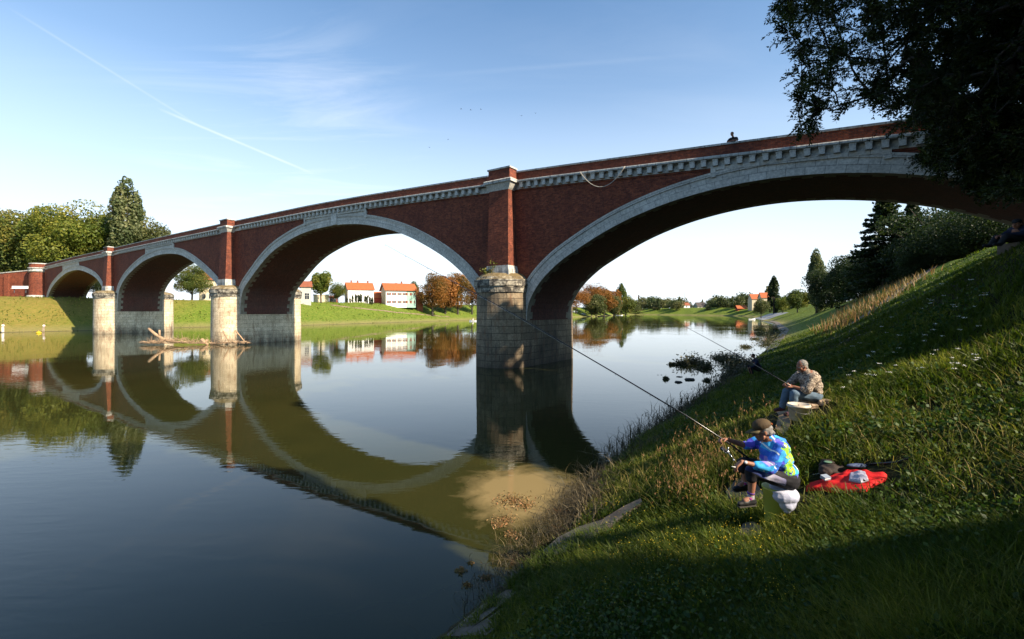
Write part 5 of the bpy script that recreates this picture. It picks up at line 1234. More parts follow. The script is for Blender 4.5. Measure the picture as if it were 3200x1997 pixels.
def head(mb,c,f,up=Vector((0,0,1)),s=1.0):
    """head at centre c looking along f"""
    c=Vector(c); f=Vector(f).normalized(); r_=f.cross(up).normalized(); u=r_.cross(f).normalized()
    rot=Matrix((f,r_,u)).transposed()
    P=lambda a,b_,d: c+(f*a+r_*b_+u*d)*s
    mb.ell(P(-.012,0,.028),(.098*s,.077*s,.092*s),rot,16,12)            # skull
    mb.ell(P(.028,0,-.035),(.062*s,.060*s,.078*s),rot,14,10)            # face
    mb.ell(P(.055,0,-.088),(.030*s,.030*s,.024*s),rot)                  # chin
    capsule(mb,P(.02,-.052,-.06),.016*s,P(.055,-.015,-.092),.015*s,8); capsule(mb,P(.02,.052,-.06),.016*s,P(.055,.015,-.092),.015*s,8)
    capsule(mb,P(.086,0,.008),.010*s,P(.112,0,-.030),.0145*s,8)          # nose
    mb.ell(P(.098,.0,-.034),(.016*s,.019*s,.010*s),rot)
    for b_ in(-1,1):
        capsule(mb,P(.082,b_*.012,.018),.010*s,P(.072,b_*.045,.020),.010*s,8)   # brows
        mb.ell(P(.060,b_*.042,-.028),(.024*s,.020*s,.018*s),rot)          # cheeks
        mb.ell(P(-.008,b_*.078,-.012),(.019*s,.009*s,.032*s),rot)         # ears
    capsule(mb,P(.086,-.018,-.058),.008*s,P(.086,.018,-.058),.008*s,8)    # lips
    capsule(mb,P(.083,-.014,-.069),.0075*s,P(.083,.014,-.069),.0075*s,8)
    return P,rot
def eyes(parent,P,s=1.0):
    mb=MB()
    for b_ in(-1,1): mb.ell(P(.080,b_*.030,.001),(.011*s,.012*s,.009*s))
    o=mb.build('eyes',plain('eye',(.10,.07,.06),None,rough=.2,bs=0),parent,True); o.matrix_parent_inverse=Matrix.Translation(-Vector(parent.location)); return o
def hair(parent,P,rot,mat_,s=1.0,shift=(-.018,0,.032),r=(.098,.084,.092),cut=.0,back=True,voxel=.008):
    mb=MB(); mb.ell(P(*shift),tuple(a*s for a in r),rot,16,12)
    if back: mb.ell(P(-.062,0,-.03),(.045*s,.068*s,.055*s),rot)
    for b_ in(-1,1): mb.ell(P(-.022,b_*.066,.012),(.038*s,.018*s,.045*s),rot)
    # fringe is kept off the face by cutting with the face plane
    o=organic('hair',mb,voxel,mat_,parent,1,.0025,22)
    return o
def setp(o,p): o.parent=p; o.matrix_parent_inverse=Matrix.Translation(-Vector(p.location)); return o
# ------------------------------------------------ angler in the patterned blue shirt
def a1(cx,cy,dy=0.0):       # a place in the man's own side plane, 6.3 m out
    return Vector((2.607+.000977*cx,6.3+dy,3.2487-.000977*cy))
man=empty('person',(3.4,6.4,1.9)); tag(man,'man in brown cap and blue patterned shirt sitting on a lime bucket','person')
hip=a1(1120,1010,.0); chest=a1(960,690); neck=a1(900,470)
Lk=a1(585,905,-.13); La=a1(600,1270,-.10); Rk=a1(640,900,.20); Ra=a1(700,1195,.24)
Ls=a1(975,575,-.17); Le=a1(800,850,-.20); Lw=a1(430,748,-.19); Rs=a1(930,570,.17); Re=a1(700,660,.24); Rw=a1(395,552,.18)
fdir=Vector((-1,.16,-.30))
b=MB(); Pm,rotm=head(b,a1(806,380),fdir,s=1.16)
capsule(b,a1(840,440),.058,a1(915,500),.064); b.ell(a1(930,640),(.13,.15,.20)); b.ell(hip,(.13,.15,.13)); capsule(b,chest,.13,hip,.13)
for S,E_,Wr in((Ls,Le,Lw),(Rs,Re,Rw)):
    capsule(b,S,.055,E_,.042); capsule(b,E_,.043,E_.lerp(Wr,.45),.038); capsule(b,E_.lerp(Wr,.4),.038,Wr,.024)
for k_,a_,h_ in((Lk,La,hip+Vector((0,-.08,0))),(Rk,Ra,hip+Vector((0,.1,0)))):
    capsule(b,h_,.085,k_,.058); capsule(b,k_,.055,k_.lerp(a_,.35)+Vector((.016,0,0)),.056); capsule(b,k_.lerp(a_,.35)+Vector((.014,0,0)),.055,a_,.036)
    capsule(b,a_,.036,a_+Vector((-.09,-.02,-.035)),.034)
hand(b,Lw,(a1(350,800,-.19)-Lw)+Vector((0,0,-.01)),(.35,0,-.6),1,.5,1.08)
rodA=px(2276,1384,6.42)
hand(b,Rw,Vector((-1,-.15,.05)),(-.05,-.35,-.9),-1,1.0,1.08)
organic('body',b,.0065,M_skin,man,2)
eyes(man,Pm,1.16)
# shirt
def shirtmat(name):
    m,t,bb=mat(name,rough=.75); ob=coords(t)
    mp_=nd(t,'ShaderNodeMapping',inp={2:(.4,.5,.2),3:(1.0,.5,1.15)}); lk(t,ob,mp_.inputs[0])
    n_=nd(t,'ShaderNodeTexNoise',inp={2:5,3:2}); lk(t,mp_.outputs[0],n_.inputs[0])
    vv=vmth(t,'ADD',mp_.outputs[0],vmth(t,'MULTIPLY',n_.outputs[1],(.14,.14,.14)))
    v1=nd(t,'ShaderNodeTexVoronoi',inp={2:11.0}); lk(t,vv,v1.inputs[0])
    sp=nd(t,'ShaderNodeSeparateColor'); lk(t,v1.outputs['Color'],sp.inputs[0])
    col=ramp(t,sp.outputs[0],[(0,(.03,.14,.62)),(.22,(.04,.32,.78)),(.40,(.10,.09,.60)),(.52,(.04,.36,.72)),(.70,(.30,.22,.58)),(.77,(.02,.07,.36)),(.88,(.04,.22,.68))],'CONSTANT')
    v2=nd(t,'ShaderNodeTexVoronoi',inp={2:6.0}); lk(t,vmth(t,'ADD',vv,(3.3,1.1,2.2)),v2.inputs[0])
    sp2=nd(t,'ShaderNodeSeparateColor'); lk(t,v2.outputs['Color'],sp2.inputs[0])
    nb=noise(t,ob,16,3,.6,.8)
    lime=mth(t,'MULTIPLY',mth(t,'LESS_THAN',sp2.outputs[1],.09),mth(t,'GREATER_THAN',nb,.44))
    col=mix(t,lime,col,(.30,.62,.04))
    bl=mth(t,'MULTIPLY',mth(t,'LESS_THAN',sp2.outputs[1],.09),mth(t,'LESS_THAN',nb,.40)); col=mix(t,bl,col,(.01,.012,.03))
    w_=nd(t,'ShaderNodeTexWave',wave_type='RINGS',rings_direction='Y',inp={1:2.2,2:2.0,3:1,4:1.0}); lk(t,ob,w_.inputs[0])
    wl=mth(t,'MULTIPLY',mth(t,'GREATER_THAN',w_.outputs[0],.965),mth(t,'GREATER_THAN',noise(t,ob,3.0,2),.5)); col=mix(t,wl,col,(.75,.82,.9))
    sp_=mth(t,'GREATER_THAN',noise(t,ob,70,2),.73); col=mix(t,sp_,col,(.7,.8,.9))
    lk(t,col,bb.inputs['Base Color']); bump(t,bb,noise(t,ob,9,4,.6),.5,.02); return m
M_shirt=shirtmat('patterned_shirt')
sb=MB()
capsule(sb,a1(915,505),.085,a1(985,590),.165); sb.ell(a1(970,640),(.175,.215,.19)); sb.ell(a1(1010,780),(.195,.215,.21)); sb.ell(a1(1075,920),(.185,.21,.15)); sb.ell(a1(1110,985),(.165,.20,.085)); sb.ell(a1(1175,930),(.10,.17,.11)); sb.ell(a1(1095,640),(.075,.14,.13)); sb.ell(a1(900,780),(.10,.17,.13))
capsule(sb,Ls,.092,Ls.lerp(Le,.95)+Vector((0,-.005,0)),.080); capsule(sb,Ls.lerp(Le,.9),.078,Le.lerp(Lw,.46),.062)
capsule(sb,Rs,.09,Rs.lerp(Re,.7),.078); capsule(sb,Rs.lerp(Re,.65),.075,Rs.lerp(Re,.95),.062)
sh=organic('shirt',sb,.009,M_shirt,man,2,.0045,10)
cb=MB(); capsule(cb,a1(893,470),.066,a1(925,515),.075); organic('collar',cb,.008,M_shirt,man,1)
# shorts with the pale side panel
def shortmat():
    m,t,bb=mat('shorts_cloth',(.012,.012,.016),.8); ob=coords(t); s_=nd(t,'ShaderNodeSeparateXYZ'); lk(t,ob,s_.inputs[0])
    # band running along the outer thigh, object space
    q=mth(t,'ADD',mth(t,'MULTIPLY',s_.outputs[2],1.0),mth(t,'MULTIPLY',s_.outputs[0],.42)); q=mth(t,'ADD',q,mth(t,'MULTIPLY',noise(t,ob,6,2),.03))
    A_=a1(900,980); c0=A_.z+A_.x*.42
    band=mth(t,'LESS_THAN',mth(t,'ABSOLUTE',mth(t,'SUBTRACT',q,c0+.010)),.052)
    band=mth(t,'MULTIPLY',band,mth(t,'LESS_THAN',s_.outputs[1],6.20))
    band=mth(t,'MULTIPLY',band,mth(t,'LESS_THAN',s_.outputs[0],a1(1010,0).x))
    cc=ramp(t,mth(t,'MULTIPLY',mth(t,'SUBTRACT',s_.outputs[0],a1(600,0).x),2.4),[(0,(.02,.03,.10)),(.28,(.03,.05,.22)),(.42,(.45,.45,.55)),(.55,(.35,.33,.45)),(1,(.10,.10,.20))])
    lk(t,mix(t,band,(.010,.010,.014),cc),bb.inputs['Base Color']); bump(t,bb,noise(t,ob,8,4),.5,.02); return m
M_shorts=shortmat()
b=MB(); b.ell(hip+Vector((.01,0,-.035)),(.165,.205,.15)); b.ell(a1(1140,1080),(.15,.20,.10))
capsule(b,hip+Vector((-.02,-.09,-.01)),.135,Lk+Vector((.03,0,.0)),.088); capsule(b,hip+Vector((0,.1,0)),.13,Rk+Vector((.03,0,0)),.085)
capsule(b,Lk+Vector((.01,0,0)),.086,Lk+Vector((.005,0,-.075)),.076); capsule(b,Rk,.08,Rk+Vector((0,0,-.07)),.072)
organic('shorts',b,.009,M_shorts,man,2,.004,9)
M_sock=plain('grey_sock',(.34,.32,.36),(.28,.26,.30),30); M_sockp=plain('purple_band',(.13,.05,.35)); M_sockr=plain('sock_red',(.65,.04,.03),(.02,.03,.3),30)
M_shoe=plain('black_shoe',(.006,.006,.007),(.02,.02,.022),9,rough=.5); M_sole=plain('shoe_sole',(.06,.055,.05))
for a_,nm in((La,'near'),(Ra,'far')):
    b=MB(); capsule(b,a_+Vector((0,0,.035)),.043,a_+Vector((0,0,-.02)),.043); capsule(b,a_,.043,a_+Vector((-.05,-.01,-.03)),.038); organic('sock',b,.007,M_sock,man,1)
    b=MB(); b.tube([a_+Vector((0,0,.075)),a_+Vector((0,0,.052))],.0475,16); o=b.build('sock_band',M_sockp,None,True); setp(o,man)
    b=MB(); b.ell(a_+Vector((-.022,-.034,-.006)),(.026,.015,.02)); o=b.build('sock_patch',M_sockr,None,True); setp(o,man)
    b=MB(); capsule(b,a_+Vector((.03,0,-.055)),.044,a_+Vector((-.10,-.02,-.062)),.043); capsule(b,a_+Vector((-.08,-.02,-.065)),.042,a_+Vector((-.165,-.03,-.073)),.032); capsule(b,a_+Vector((.02,0,-.03)),.045,a_+Vector((-.03,-.005,-.035)),.045); organic('shoe',b,.008,M_shoe,man,1)
    b=MB(); b.obox(a_+Vector((-.065,-.013,-.103)),(.120,.020,.004),(.006,-.034,0),(0,0,.007)); o=b.build('sole',M_sole,None); setp(o,man)
M_grey=plain('grey_hair',(.26,.25,.245),(.13,.125,.12),40,bs=.6); 
hair(man,Pm,rotm,M_grey,1.16,shift=(-.035,0,.020),r=(.086,.082,.085))
b=MB(); capsule(b,Pm(-.09,0,-.035),.04,Pm(-.115,0,-.06),.022); organic('hair_ends',b,.008,M_grey,man,1,.003,20)
# cap
M_capb=plain('brown_cap_cloth',(.085,.055,.025),(.05,.032,.018),18); M_brim=plain('cap_brim_cloth',(.11,.085,.04),None,18); M_org=plain('orange_strap',(.6,.16,.04))
b=MB(); b.ell(Pm(-.012,0,.062),(.124,.104,.086),rotm,20,14); capo=organic('cap',b,.007,M_capb,man,1)
V=[];
for i in range(9):
    an=(i/8-.5)*2.3
    for rr_,dz in ((.092,.045),(.19-.035*abs(math.sin(an))**2,.020)):
        V.append(Pm(math.cos(an)*rr_*1.0,math.sin(an)*(.085 if rr_<.1 else .088),dz-.02*abs(math.sin(an))))
o=mk('cap_brim',V,[(2*i,2*i+1,2*i+3,2*i+2) for i in range(8)],M_brim,None,True); so=o.modifiers.new('s','SOLIDIFY'); so.thickness=.006; setp(o,capo) if False else setp(o,man)
b=MB(); b.tube([Pm(-.118,-.03,.052),Pm(-.124,0,.054),Pm(-.118,.03,.052)],.008,6); setp(b.build('cap_strap',M_org,None,True),man)
b=MB(); b.tube([Pm(.098,-.006,.004),Pm(.098,-.045,.004),Pm(.075,-.068,.004),Pm(-.005,-.084,.0)],.0028,6); b.tube([Pm(.098,-.045,.004),Pm(.100,-.045,-.020),Pm(.100,-.012,-.020),Pm(.098,-.006,.004)],.0022,6); setp(b.build('glasses',M_dark,None,True),man)
# watch
wd=(Lw-Le).normalized(); b=MB(); b.tube([Lw-wd*.045,Lw-wd*.025],.032,18); setp(b.build('watch_strap',M_dark,None,True),man)
wn=Vector((0,-1,.3)).normalized(); b=MB(); c_=Lw-wd*.035+wn*.030; b.tube([c_,c_+wn*.012],.021,20); wf=b.build('watch_face',plain('watch_dial',(.55,.56,.6),rough=.3,bs=0),None,True); setp(wf,man)
b=MB(); cg=a1(322,808,-.235); b.tube([cg,cg+Vector((-.055,-.01,.012))],.0045,8); tag(b.build('cigarette',M_wp_,None,True),'white cigarette between the lowered fingers of the man in the blue shirt','cigarette')
# bucket and the white bag over it
M_lime=plain('lime_plastic',(.48,.55,.12),(.42,.48,.10),6,rough=.45); M_bag=plain('white_bag',(.36,.38,.52),(.46,.47,.56),5,rough=.6,bs=.8,bd=.02)
bc=a1(1000,1400,.02); gb=gz1(bc.x,bc.y); top=a1(0,1165).z
b=MB(); b.lathe([(.125,0),(.155,top-gb-.02),(.165,top-gb-.02),(.165,top-gb+.0),(.15,top-gb+.0)],32,(bc.x,bc.y,gb)); tag(b.build('bucket',M_lime,None,True),'lime yellow bucket under the man in the blue shirt','bucket')
b=MB(); b.ell(a1(1060,1190,-.03),(.18,.18,.05)); b.ell(a1(1065,1250,-.10),(.165,.13,.11)); b.ell(a1(1085,1340,-.12),(.12,.09,.11)); b.ell(a1(1175,1250,-.06),(.09,.12,.11)); b.ell(a1(1075,1420,-.12),(.06,.06,.06)); 
bg_=empty('plastic_bag',(bc.x,bc.y-.1,gb)); tag(bg_,'white plastic bag draped over the lime bucket','bag'); organic('bag',b,.01,M_bag,bg_,3,.005,7)
# rod, reel, line
RODP=[(2330,1425,6.50),(2276,1384,6.42),(2146,1300,6.55),(1923,1167,6.9),(1600,978,7.6),(1487,917,8.0),(1336,837,8.7),(1204,765,9.6)]
RODP=[(2352,1440,6.52)]+RODP
M_rod=plain('black_rod',(.012,.012,.016),None,rough=.25,spec=.6,bs=0); M_steel=plain('bright_steel',(.6,.62,.66),rough=.2,metal=.9,bs=0)
pr=[px(*p) for p in RODP]; rd=[.014,.013,.0125,.0105,.009,.0065,.0055,.004,.0018]
rod=empty('fishing_rod',pr[2]); tag(rod,'long black fishing rod held by the man in the blue shirt, crossing the big pier','fishing rod')
b=MB(); b.tube(pr,rd,8); setp(b.build('blank',M_rod,None,True),rod)
for i in range(3,len(pr)):
    for f in((0.0,.5) if i<len(pr)-1 else (0,)):
        q=pr[i].lerp(pr[min(i+1,len(pr)-1)],f); r_=.016-.0012*i; b=MB(); ring_=[q+Vector((0,0,-.006-r_*1.1))+Vector((math.cos(a)*r_*.5,0,math.sin(a)*r_)) for a in [k*math.pi/6 for k in range(13)]]
        b.tube(ring_,.0016,5,cap=False); b.tube([q,q+Vector((0,0,-.008))],.004,5); setp(b.build('line_guide',M_steel,None,True),rod)
rp=px(2276,1384,6.42)+Vector((.03,0,-.10)); rl=(pr[2]-pr[3]).normalized()
rp=px(2262,1405,6.40)
reel=MB(); reel.tube([rp-rl*.045,rp-rl*.03,rp-rl*.02,rp+rl*.03,rp+rl*.04],[.026,.033,.024,.024,.031],18)
ro=reel.build('reel',M_dark,None,True); setp(ro,rod)
b=MB(); b.tube([rp+rl*.04,rp+rl*.075],[.030,.022],18); b.tube([rp+rl*.06,rp+rl*.07+Vector((0,0,.075))],.007,8); b.tube([rp+rl*.06,rp+rl*.06+Vector((.01,-.055,-.02)),rp+rl*.09+Vector((.02,-.075,-.06))],.006,8); b.ell(rp+rl*.09+Vector((.02,-.08,-.065)),(.014,.014,.014)); b.tube([rp-rl*.05+Vector((0,-.036,0)),rp+rl*.01+Vector((0,-.04,-.03)),rp+rl*.03+Vector((0,0,-.042))],.003,6)
o=b.build('reel_body',M_steel,None,True); setp(o,rod)
b=MB(); b.tube([rp,pr[3]+Vector((0,0,-.025)),pr[4]+Vector((0,0,-.02)),pr[5]+Vector((0,0,-.018)),pr[-1]],.0006,3,cap=False); setp(b.build('fishing_line',M_steel,None),rod)
# red jacket and the things lying on it
def cloth_patch(name,label,pixels,material,hgt,cat,seed=1,res=26,zofs=.02,amp=.03,closed=True):
    P=ray_ground_arr([p[0] for p in pixels],[p[1] for p in pixels],3,20); cx,cy=P[:,0].mean(),P[:,1].mean()
    V=[];Fc=[]; n=72; L=[]
    pts=[Vector(p) for p in P]; m_=len(pts); ed=[]
    for k in range(n): f=k/n*m_; i=int(f); ed.append(pts[i].lerp(pts[(i+1)%m_],f-i))
    rr_=12
    for j in range(rr_+1):
        s_=j/rr_
        for k in range(n):
            x=cx+(ed[k].x-cx)*s_; y=cy+(ed[k].y-cy)*s_
            w_=math.sin(x*21+seed+2*math.sin(y*9))*math.sin(y*26+seed*2+2*math.sin(x*11))+.5*math.sin(x*47+y*31)
            V.append((x,y,gz1(x,y)+zofs+hgt*(1-s_**3)+amp*w_*(.4+.6*(1-s_**4))-(.03 if j==rr_ else 0)))
    Fc=[(j*n+k,j*n+(k+1)%n,(j+1)*n+(k+1)%n,(j+1)*n+k) for j in range(rr_) for k in range(n)]
    o=mk(name,V,Fc,material,None,True); so=o.modifiers.new('s','SOLIDIFY'); so.thickness=.012; tag(o,label,cat); return o
M_jack=plain('red_cloth',(.62,.012,.012),(.46,.008,.01),7,rough=.75,bs=.6,bd=.02)
cloth_patch('red_jacket','bright red jacket spread on the grass beside the man in the blue shirt',[(2518,1548),(2520,1532),(2560,1522),(2600,1503),(2650,1488),(2712,1480),(2735,1494),(2772,1500),(2772,1516),(2740,1530),(2700,1548),(2620,1552),(2560,1545)],M_jack,.045,'jacket',1,zofs=.06,amp=.018)
M_box=plain('grey_plastic_box',(.28,.33,.42),rough=.3,bs=0); M_clear=plain('clear_bag',(.30,.29,.38),(.42,.41,.50),9,rough=.35,bs=1.0,bd=.02)
g_=ray_ground(2580,1528); b=MB(); b.obox(g_+Vector((0,0,.155)),(.055,.02,0),(-.01,.04,.01),(0,-.006,.022)); bo=b.build('tackle_box',M_box); tag(bo,'small grey blue box on the left part of the red jacket','box')
b=MB(); b.obox(g_+Vector((-.002,-.045,.15)),(.05,.018,0),(0,.002,0),(0,0,.005)); setp(b.build('label_stripe',M_wp_,None),bo)
cloth_patch('plastic_bag','crumpled translucent bag lying on the red jacket',[(2652,1530),(2655,1512),(2690,1503),(2705,1508),(2715,1530),(2690,1538)],M_clear,.015,'bag',4,zofs=.135,amp=.012)
M_bagd=plain('dark_bag_cloth',(.045,.03,.025),(.02,.015,.014),9,bs=.8,bd=.02)
g_=ray_ground(2612,1492); rb=empty('rucksack',g_); tag(rb,'dark brown rucksack lying behind the red jacket','bag')
b=MB(); b.ell(g_+Vector((0,.08,.06)),(.17,.13,.085)); b.ell(g_+Vector((.02,.2,.08)),(.12,.1,.10)); b.ell(g_+Vector((-.12,.05,.05)),(.09,.1,.07)); b.ell(g_+Vector((.16,.15,.06)),(.1,.09,.05)); organic('bag_body',b,.012,M_bagd,rb,1,.008,11)
b=MB(); b.ell(g_+Vector((-.02,.14,.155)),(.06,.05,.014)); o=b.build('flap',plain('sage_cloth',(.12,.22,.15)),None,True); setp(o,rb)
g2=ray_ground(2680,1470); b=MB(); b.ell(g2+Vector((0,0,.05)),(.16,.05,.03)); tag(b.build('umbrella_bag',plain('blue_black_cloth',(.03,.05,.11),(.08,.11,.2),20),None,True),'narrow blue black roll behind the red jacket','bag')
g3=ray_ground(2555,1496); b=MB(); b.obox(g3+Vector((0,0,.07)),(.07,.0,.012),(0,.012,0),(0,0,.006)); tag(b.build('knife',M_steel),'small silver knife in the grass left of the rucksack','knife')
g4=ray_ground(2800,1462); b=MB(); q4=ray_ground(2850,1448); b.tube([g2+Vector((.1,.05,.05)),g4+Vector((0,0,.06)),q4+Vector((0,0,.08))],[.02,.016,.01],8); tag(b.build('rod_case',M_rod,None,True),'black rod case half hidden in the grass behind the red jacket','case')
# ------------------------------------------------ second angler
def a2(cx,cy,dy=0.0): return Vector((4.759+.001091*cx,9.2+dy,3.815-.001091*cy))
m2_=empty('person',(5.9,9.3,2.6)); tag(m2_,'grey haired man in a mottled shirt and jeans sitting by a white bucket','person')
b=MB(); P2,rot2=head(b,a2(905,378),Vector((-1,-.12,-.22)),s=1.02)
hip=a2(1110,900); Lk=a2(690,855,-.14); La=a2(665,1150,-.13); Rk=a2(720,860,.16); Ra=a2(640,1130,.16)
Ls=a2(985,560,-.18); Le=a2(850,775,-.22); Lw=a2(690,730,-.10); Rs=a2(960,560,.17); Re=a2(770,730,.18); Rw=a2(640,715,.03)
capsule(b,a2(930,430),.058,a2(985,490),.066); b.ell(a2(1040,600),(.13,.16,.18)); capsule(b,a2(1050,640),.13,hip,.13)
for S,E_,Wr in((Ls,Le,Lw),(Rs,Re,Rw)):
    capsule(b,S,.055,E_,.043); capsule(b,E_,.043,Wr,.028)
hand(b,Lw,Vector((-1,.25,.1)),(0,.5,-.6),1,.9,1.05); hand(b,Rw+Vector((.03,0,.0)),Vector((-1,-.2,.25)),(0,-.5,-.6),-1,.9,1.05)
organic('body',b,.008,M_skin2,m2_,2); eyes(m2_,P2,1.02)
M_grey2=plain('grizzled_hair',(.26,.245,.23),(.12,.11,.10),50,bs=.6); hair(m2_,P2,rot2,M_grey2,1.02,shift=(-.026,0,.040),r=(.094,.086,.086))
b=MB(); b.ell(P2(.068,0,-.078),(.03,.036,.026)); organic('beard',b,.008,M_grey2,m2_,1,.002,30)
b=MB(); b.tube([P2(.098,-.006,.004),P2(.098,-.045,.004),P2(.075,-.068,.004),P2(-.005,-.082,.0)],.0025,6); setp(b.build('glasses',M_steel,None,True),m2_)
def mottled():
    m,t,bb=mat('mottled_shirt',rough=.8); ob=coords(t); mp_=nd(t,'ShaderNodeMapping',inp={3:(1,1,1.6)}); lk(t,ob,mp_.inputs[0])
    f=noise(t,mp_.outputs[0],30,3,.7,1.2); col=ramp(t,f,[(.40,(.03,.024,.024)),(.47,(.10,.07,.06)),(.53,(.34,.27,.21)),(.60,(.46,.39,.31))]); lk(t,col,bb.inputs['Base Color']); bump(t,bb,noise(t,ob,10,3),.6,.02); return m
sb=MB(); capsule(sb,a2(985,490),.09,a2(1040,560),.17); sb.ell(a2(1050,610),(.19,.22,.17)); sb.ell(a2(1080,730),(.19,.22,.17)); sb.ell(a2(1110,830),(.16,.20,.09))
capsule(sb,Ls,.095,Le+Vector((.03,0,.0)),.085); capsule(sb,Le+Vector((.03,0,0)),.08,Le.lerp(Lw,.2),.062); capsule(sb,Rs,.09,Re,.075)
organic('shirt',sb,.010,mottled(),m2_,2,.005,9)
M_jean=plain('blue_jeans',(.10,.15,.21),(.06,.095,.14),12,bs=.4); b=MB(); b.ell(hip+Vector((.01,0,.0)),(.155,.19,.12)); capsule(b,hip+Vector((-.02,-.09,0)),.12,Lk,.082); capsule(b,hip+Vector((-.02,.1,0)),.12,Rk,.08); capsule(b,Lk,.082,La,.066); capsule(b,Rk,.08,Ra,.066)
organic('jeans',b,.010,M_jean,m2_,2,.004,9)
M_shoe2=plain('dark_red_shoe',(.10,.025,.04),(.05,.03,.035),20); 
for a_ in(La,Ra): b=MB(); capsule(b,a_+Vector((.01,0,-.05)),.045,a_+Vector((-.16,-.03,-.075)),.036); capsule(b,a_,.05,a_+Vector((0,0,-.04)),.048); organic('shoe',b,.009,M_shoe2,m2_,1)
# seat stone, bucket, rubble
sc_=a2(1060,1035,.05); b=MB(); gs=gz1(sc_.x,sc_.y)
st=empty('rubble_stool',(sc_.x,sc_.y,gs)); tag(st,'rough stone block on rubble used as a seat by the man in jeans','stone seat')
M_blk=plain('rough_block',(.34,.25,.18),(.22,.15,.10),9,bs=.9,bd=.03)
b.ell(sc_,(.17,.17,.045)); b.obox(sc_,(.15,.02,0),(-.02,.15,0),(0,0,.04)); organic('top_block',b,.012,M_blk,st,1,.004,14)
for i,(cx,cy,dy,r_) in enumerate(((980,1130,.0,.10),(1110,1110,-.03,.10),(1060,1150,.12,.12))):
    b=MB(); b.ell(a2(cx,cy,dy),(r_,r_*.9,r_*.9)); organic('support_stone',b,.014,M_blk,st,1,.01,12)
for i,(u,v,s_,lb) in enumerate(((2541,1288,.10,'pinkish brick rubble leaning right of the stone seat'),(2568,1283,.11,'larger rubble stone furthest right of the seat'),(2582,1270,.08,'slanted shard behind the rubble at the seat'))):
    g_=px(u,v,9.0); g_.z=gz1(g_.x,9.0)+.05; rock('rubble',lb,g_,(s_,s_*.7,s_*.6),M_blk,'rubble by the stone seat',seed=40+i,rz=i)
bk=px(2496,1296,8.75); gb=gz1(bk.x,bk.y); bz=px(2496,1262,8.75).z
M_wbk=plain('dirty_white_plastic',(.66,.60,.52),(.42,.34,.26),7,rough=.45,detail=8)
bko=empty('bucket',(bk.x,bk.y,gb)); tag(bko,'dirty white plastic bucket standing beside the man in jeans','bucket'); hh_=bz-gb
b=MB(); b.lathe([(.15,0),(.185,hh_-.05),(.20,hh_-.05),(.20,hh_-.02),(.188,hh_-.02),(.192,hh_),(.178,hh_),(.14,.02)],32); b.build('tub',M_wbk,bko,True)
b=MB(); b.tube([(math.cos(a)*.2,math.sin(a)*.2-0,hh_-.06-.11*math.sin(-a) if False else hh_-.05-.10*abs(math.sin(a))) for a in [math.pi+k*math.pi/14 for k in range(15)]],.004,6); b.build('handle',M_metal,bko,True)
R2=[(2490,1213,9.12),(2462,1201,9.1),(2400,1163,9.4),(2290,1085,10.0),(2180,1037,10.8),(2127,1012,11.3),(2090,992,11.8)]
R2=[(2520,1232,9.2),(2462,1201,9.1),(2350,1135,9.6),(2229,1068,10.3),(2127,1013,11.2),(2090,992,11.6)]
q=[px(*p) for p in R2]; r2=empty('fishing_rod',q[1]); tag(r2,'thinner dark fishing rod with an orange tip held by the man in jeans','fishing rod')
b=MB(); b.tube(q[:5],[.013,.012,.009,.006,.004],8); setp(b.build('blank',M_rod,None,True),r2); b=MB(); b.tube(q[4:],[.004,.002],6); setp(b.build('tip',plain('orange_fibre',(.6,.22,.05)),None,True),r2)
# ------------------------------------------------ simpler, smaller figures
def figure(label,root,parts,mats,s=1.0,headc=None,f=(0,-1,0),hairm=None,vox=.014,hatm=None,group=None,hands=()):
    r=empty('person',root); tag(r,label,'person',group); b=MB(); P,rot=head(b,headc,f,s=s)
    for p_,a_,q_,c_ in parts['body']: capsule(b,p_,a_,q_,c_)
    for w_,d_,pn,sd in hands: hand(b,w_,d_,pn,sd,.7,s)
    organic('body',b,vox,mats['skin'],r,1); eyes(r,P,s)
    for k,v in parts.items():
        if k=='body': continue
        if k=='shoe':
            for p_,a_,q_,c_ in v: b=MB(); capsule(b,p_,a_,q_,c_); organic('shoe',b,vox,mats[k],r,1)
            continue
        b=MB()
        for p_,a_,q_,c_ in v: capsule(b,p_,a_,q_,c_)
        organic(k,b,vox,mats[k],r,1,.003,9)
    if hairm: hair(r,P,rot,hairm,s,shift=(-.022,0,.034),r=(.096,.083,.088),voxel=vox*.7)
    if hatm: b=MB(); b.ell(P(-.01,0,.06),(.11,.094,.07),rot); capsule(b,P(.08,-.03,.045),.02,P(.15,0,.035),.012); organic('hat',b,vox*.7,hatm,r,1)
    return r
M_navy=plain('navy_cloth',(.018,.022,.05),(.01,.012,.03),8); M_black=plain('black_cloth',(.018,.018,.022),None,8); M_whc=plain('white_cloth',(.75,.72,.68),None,8); M_beige=plain('beige_trousers',(.36,.27,.2),None,8); M_hd=plain('dark_hair',(.03,.02,.015),None,30)
V_=Vector
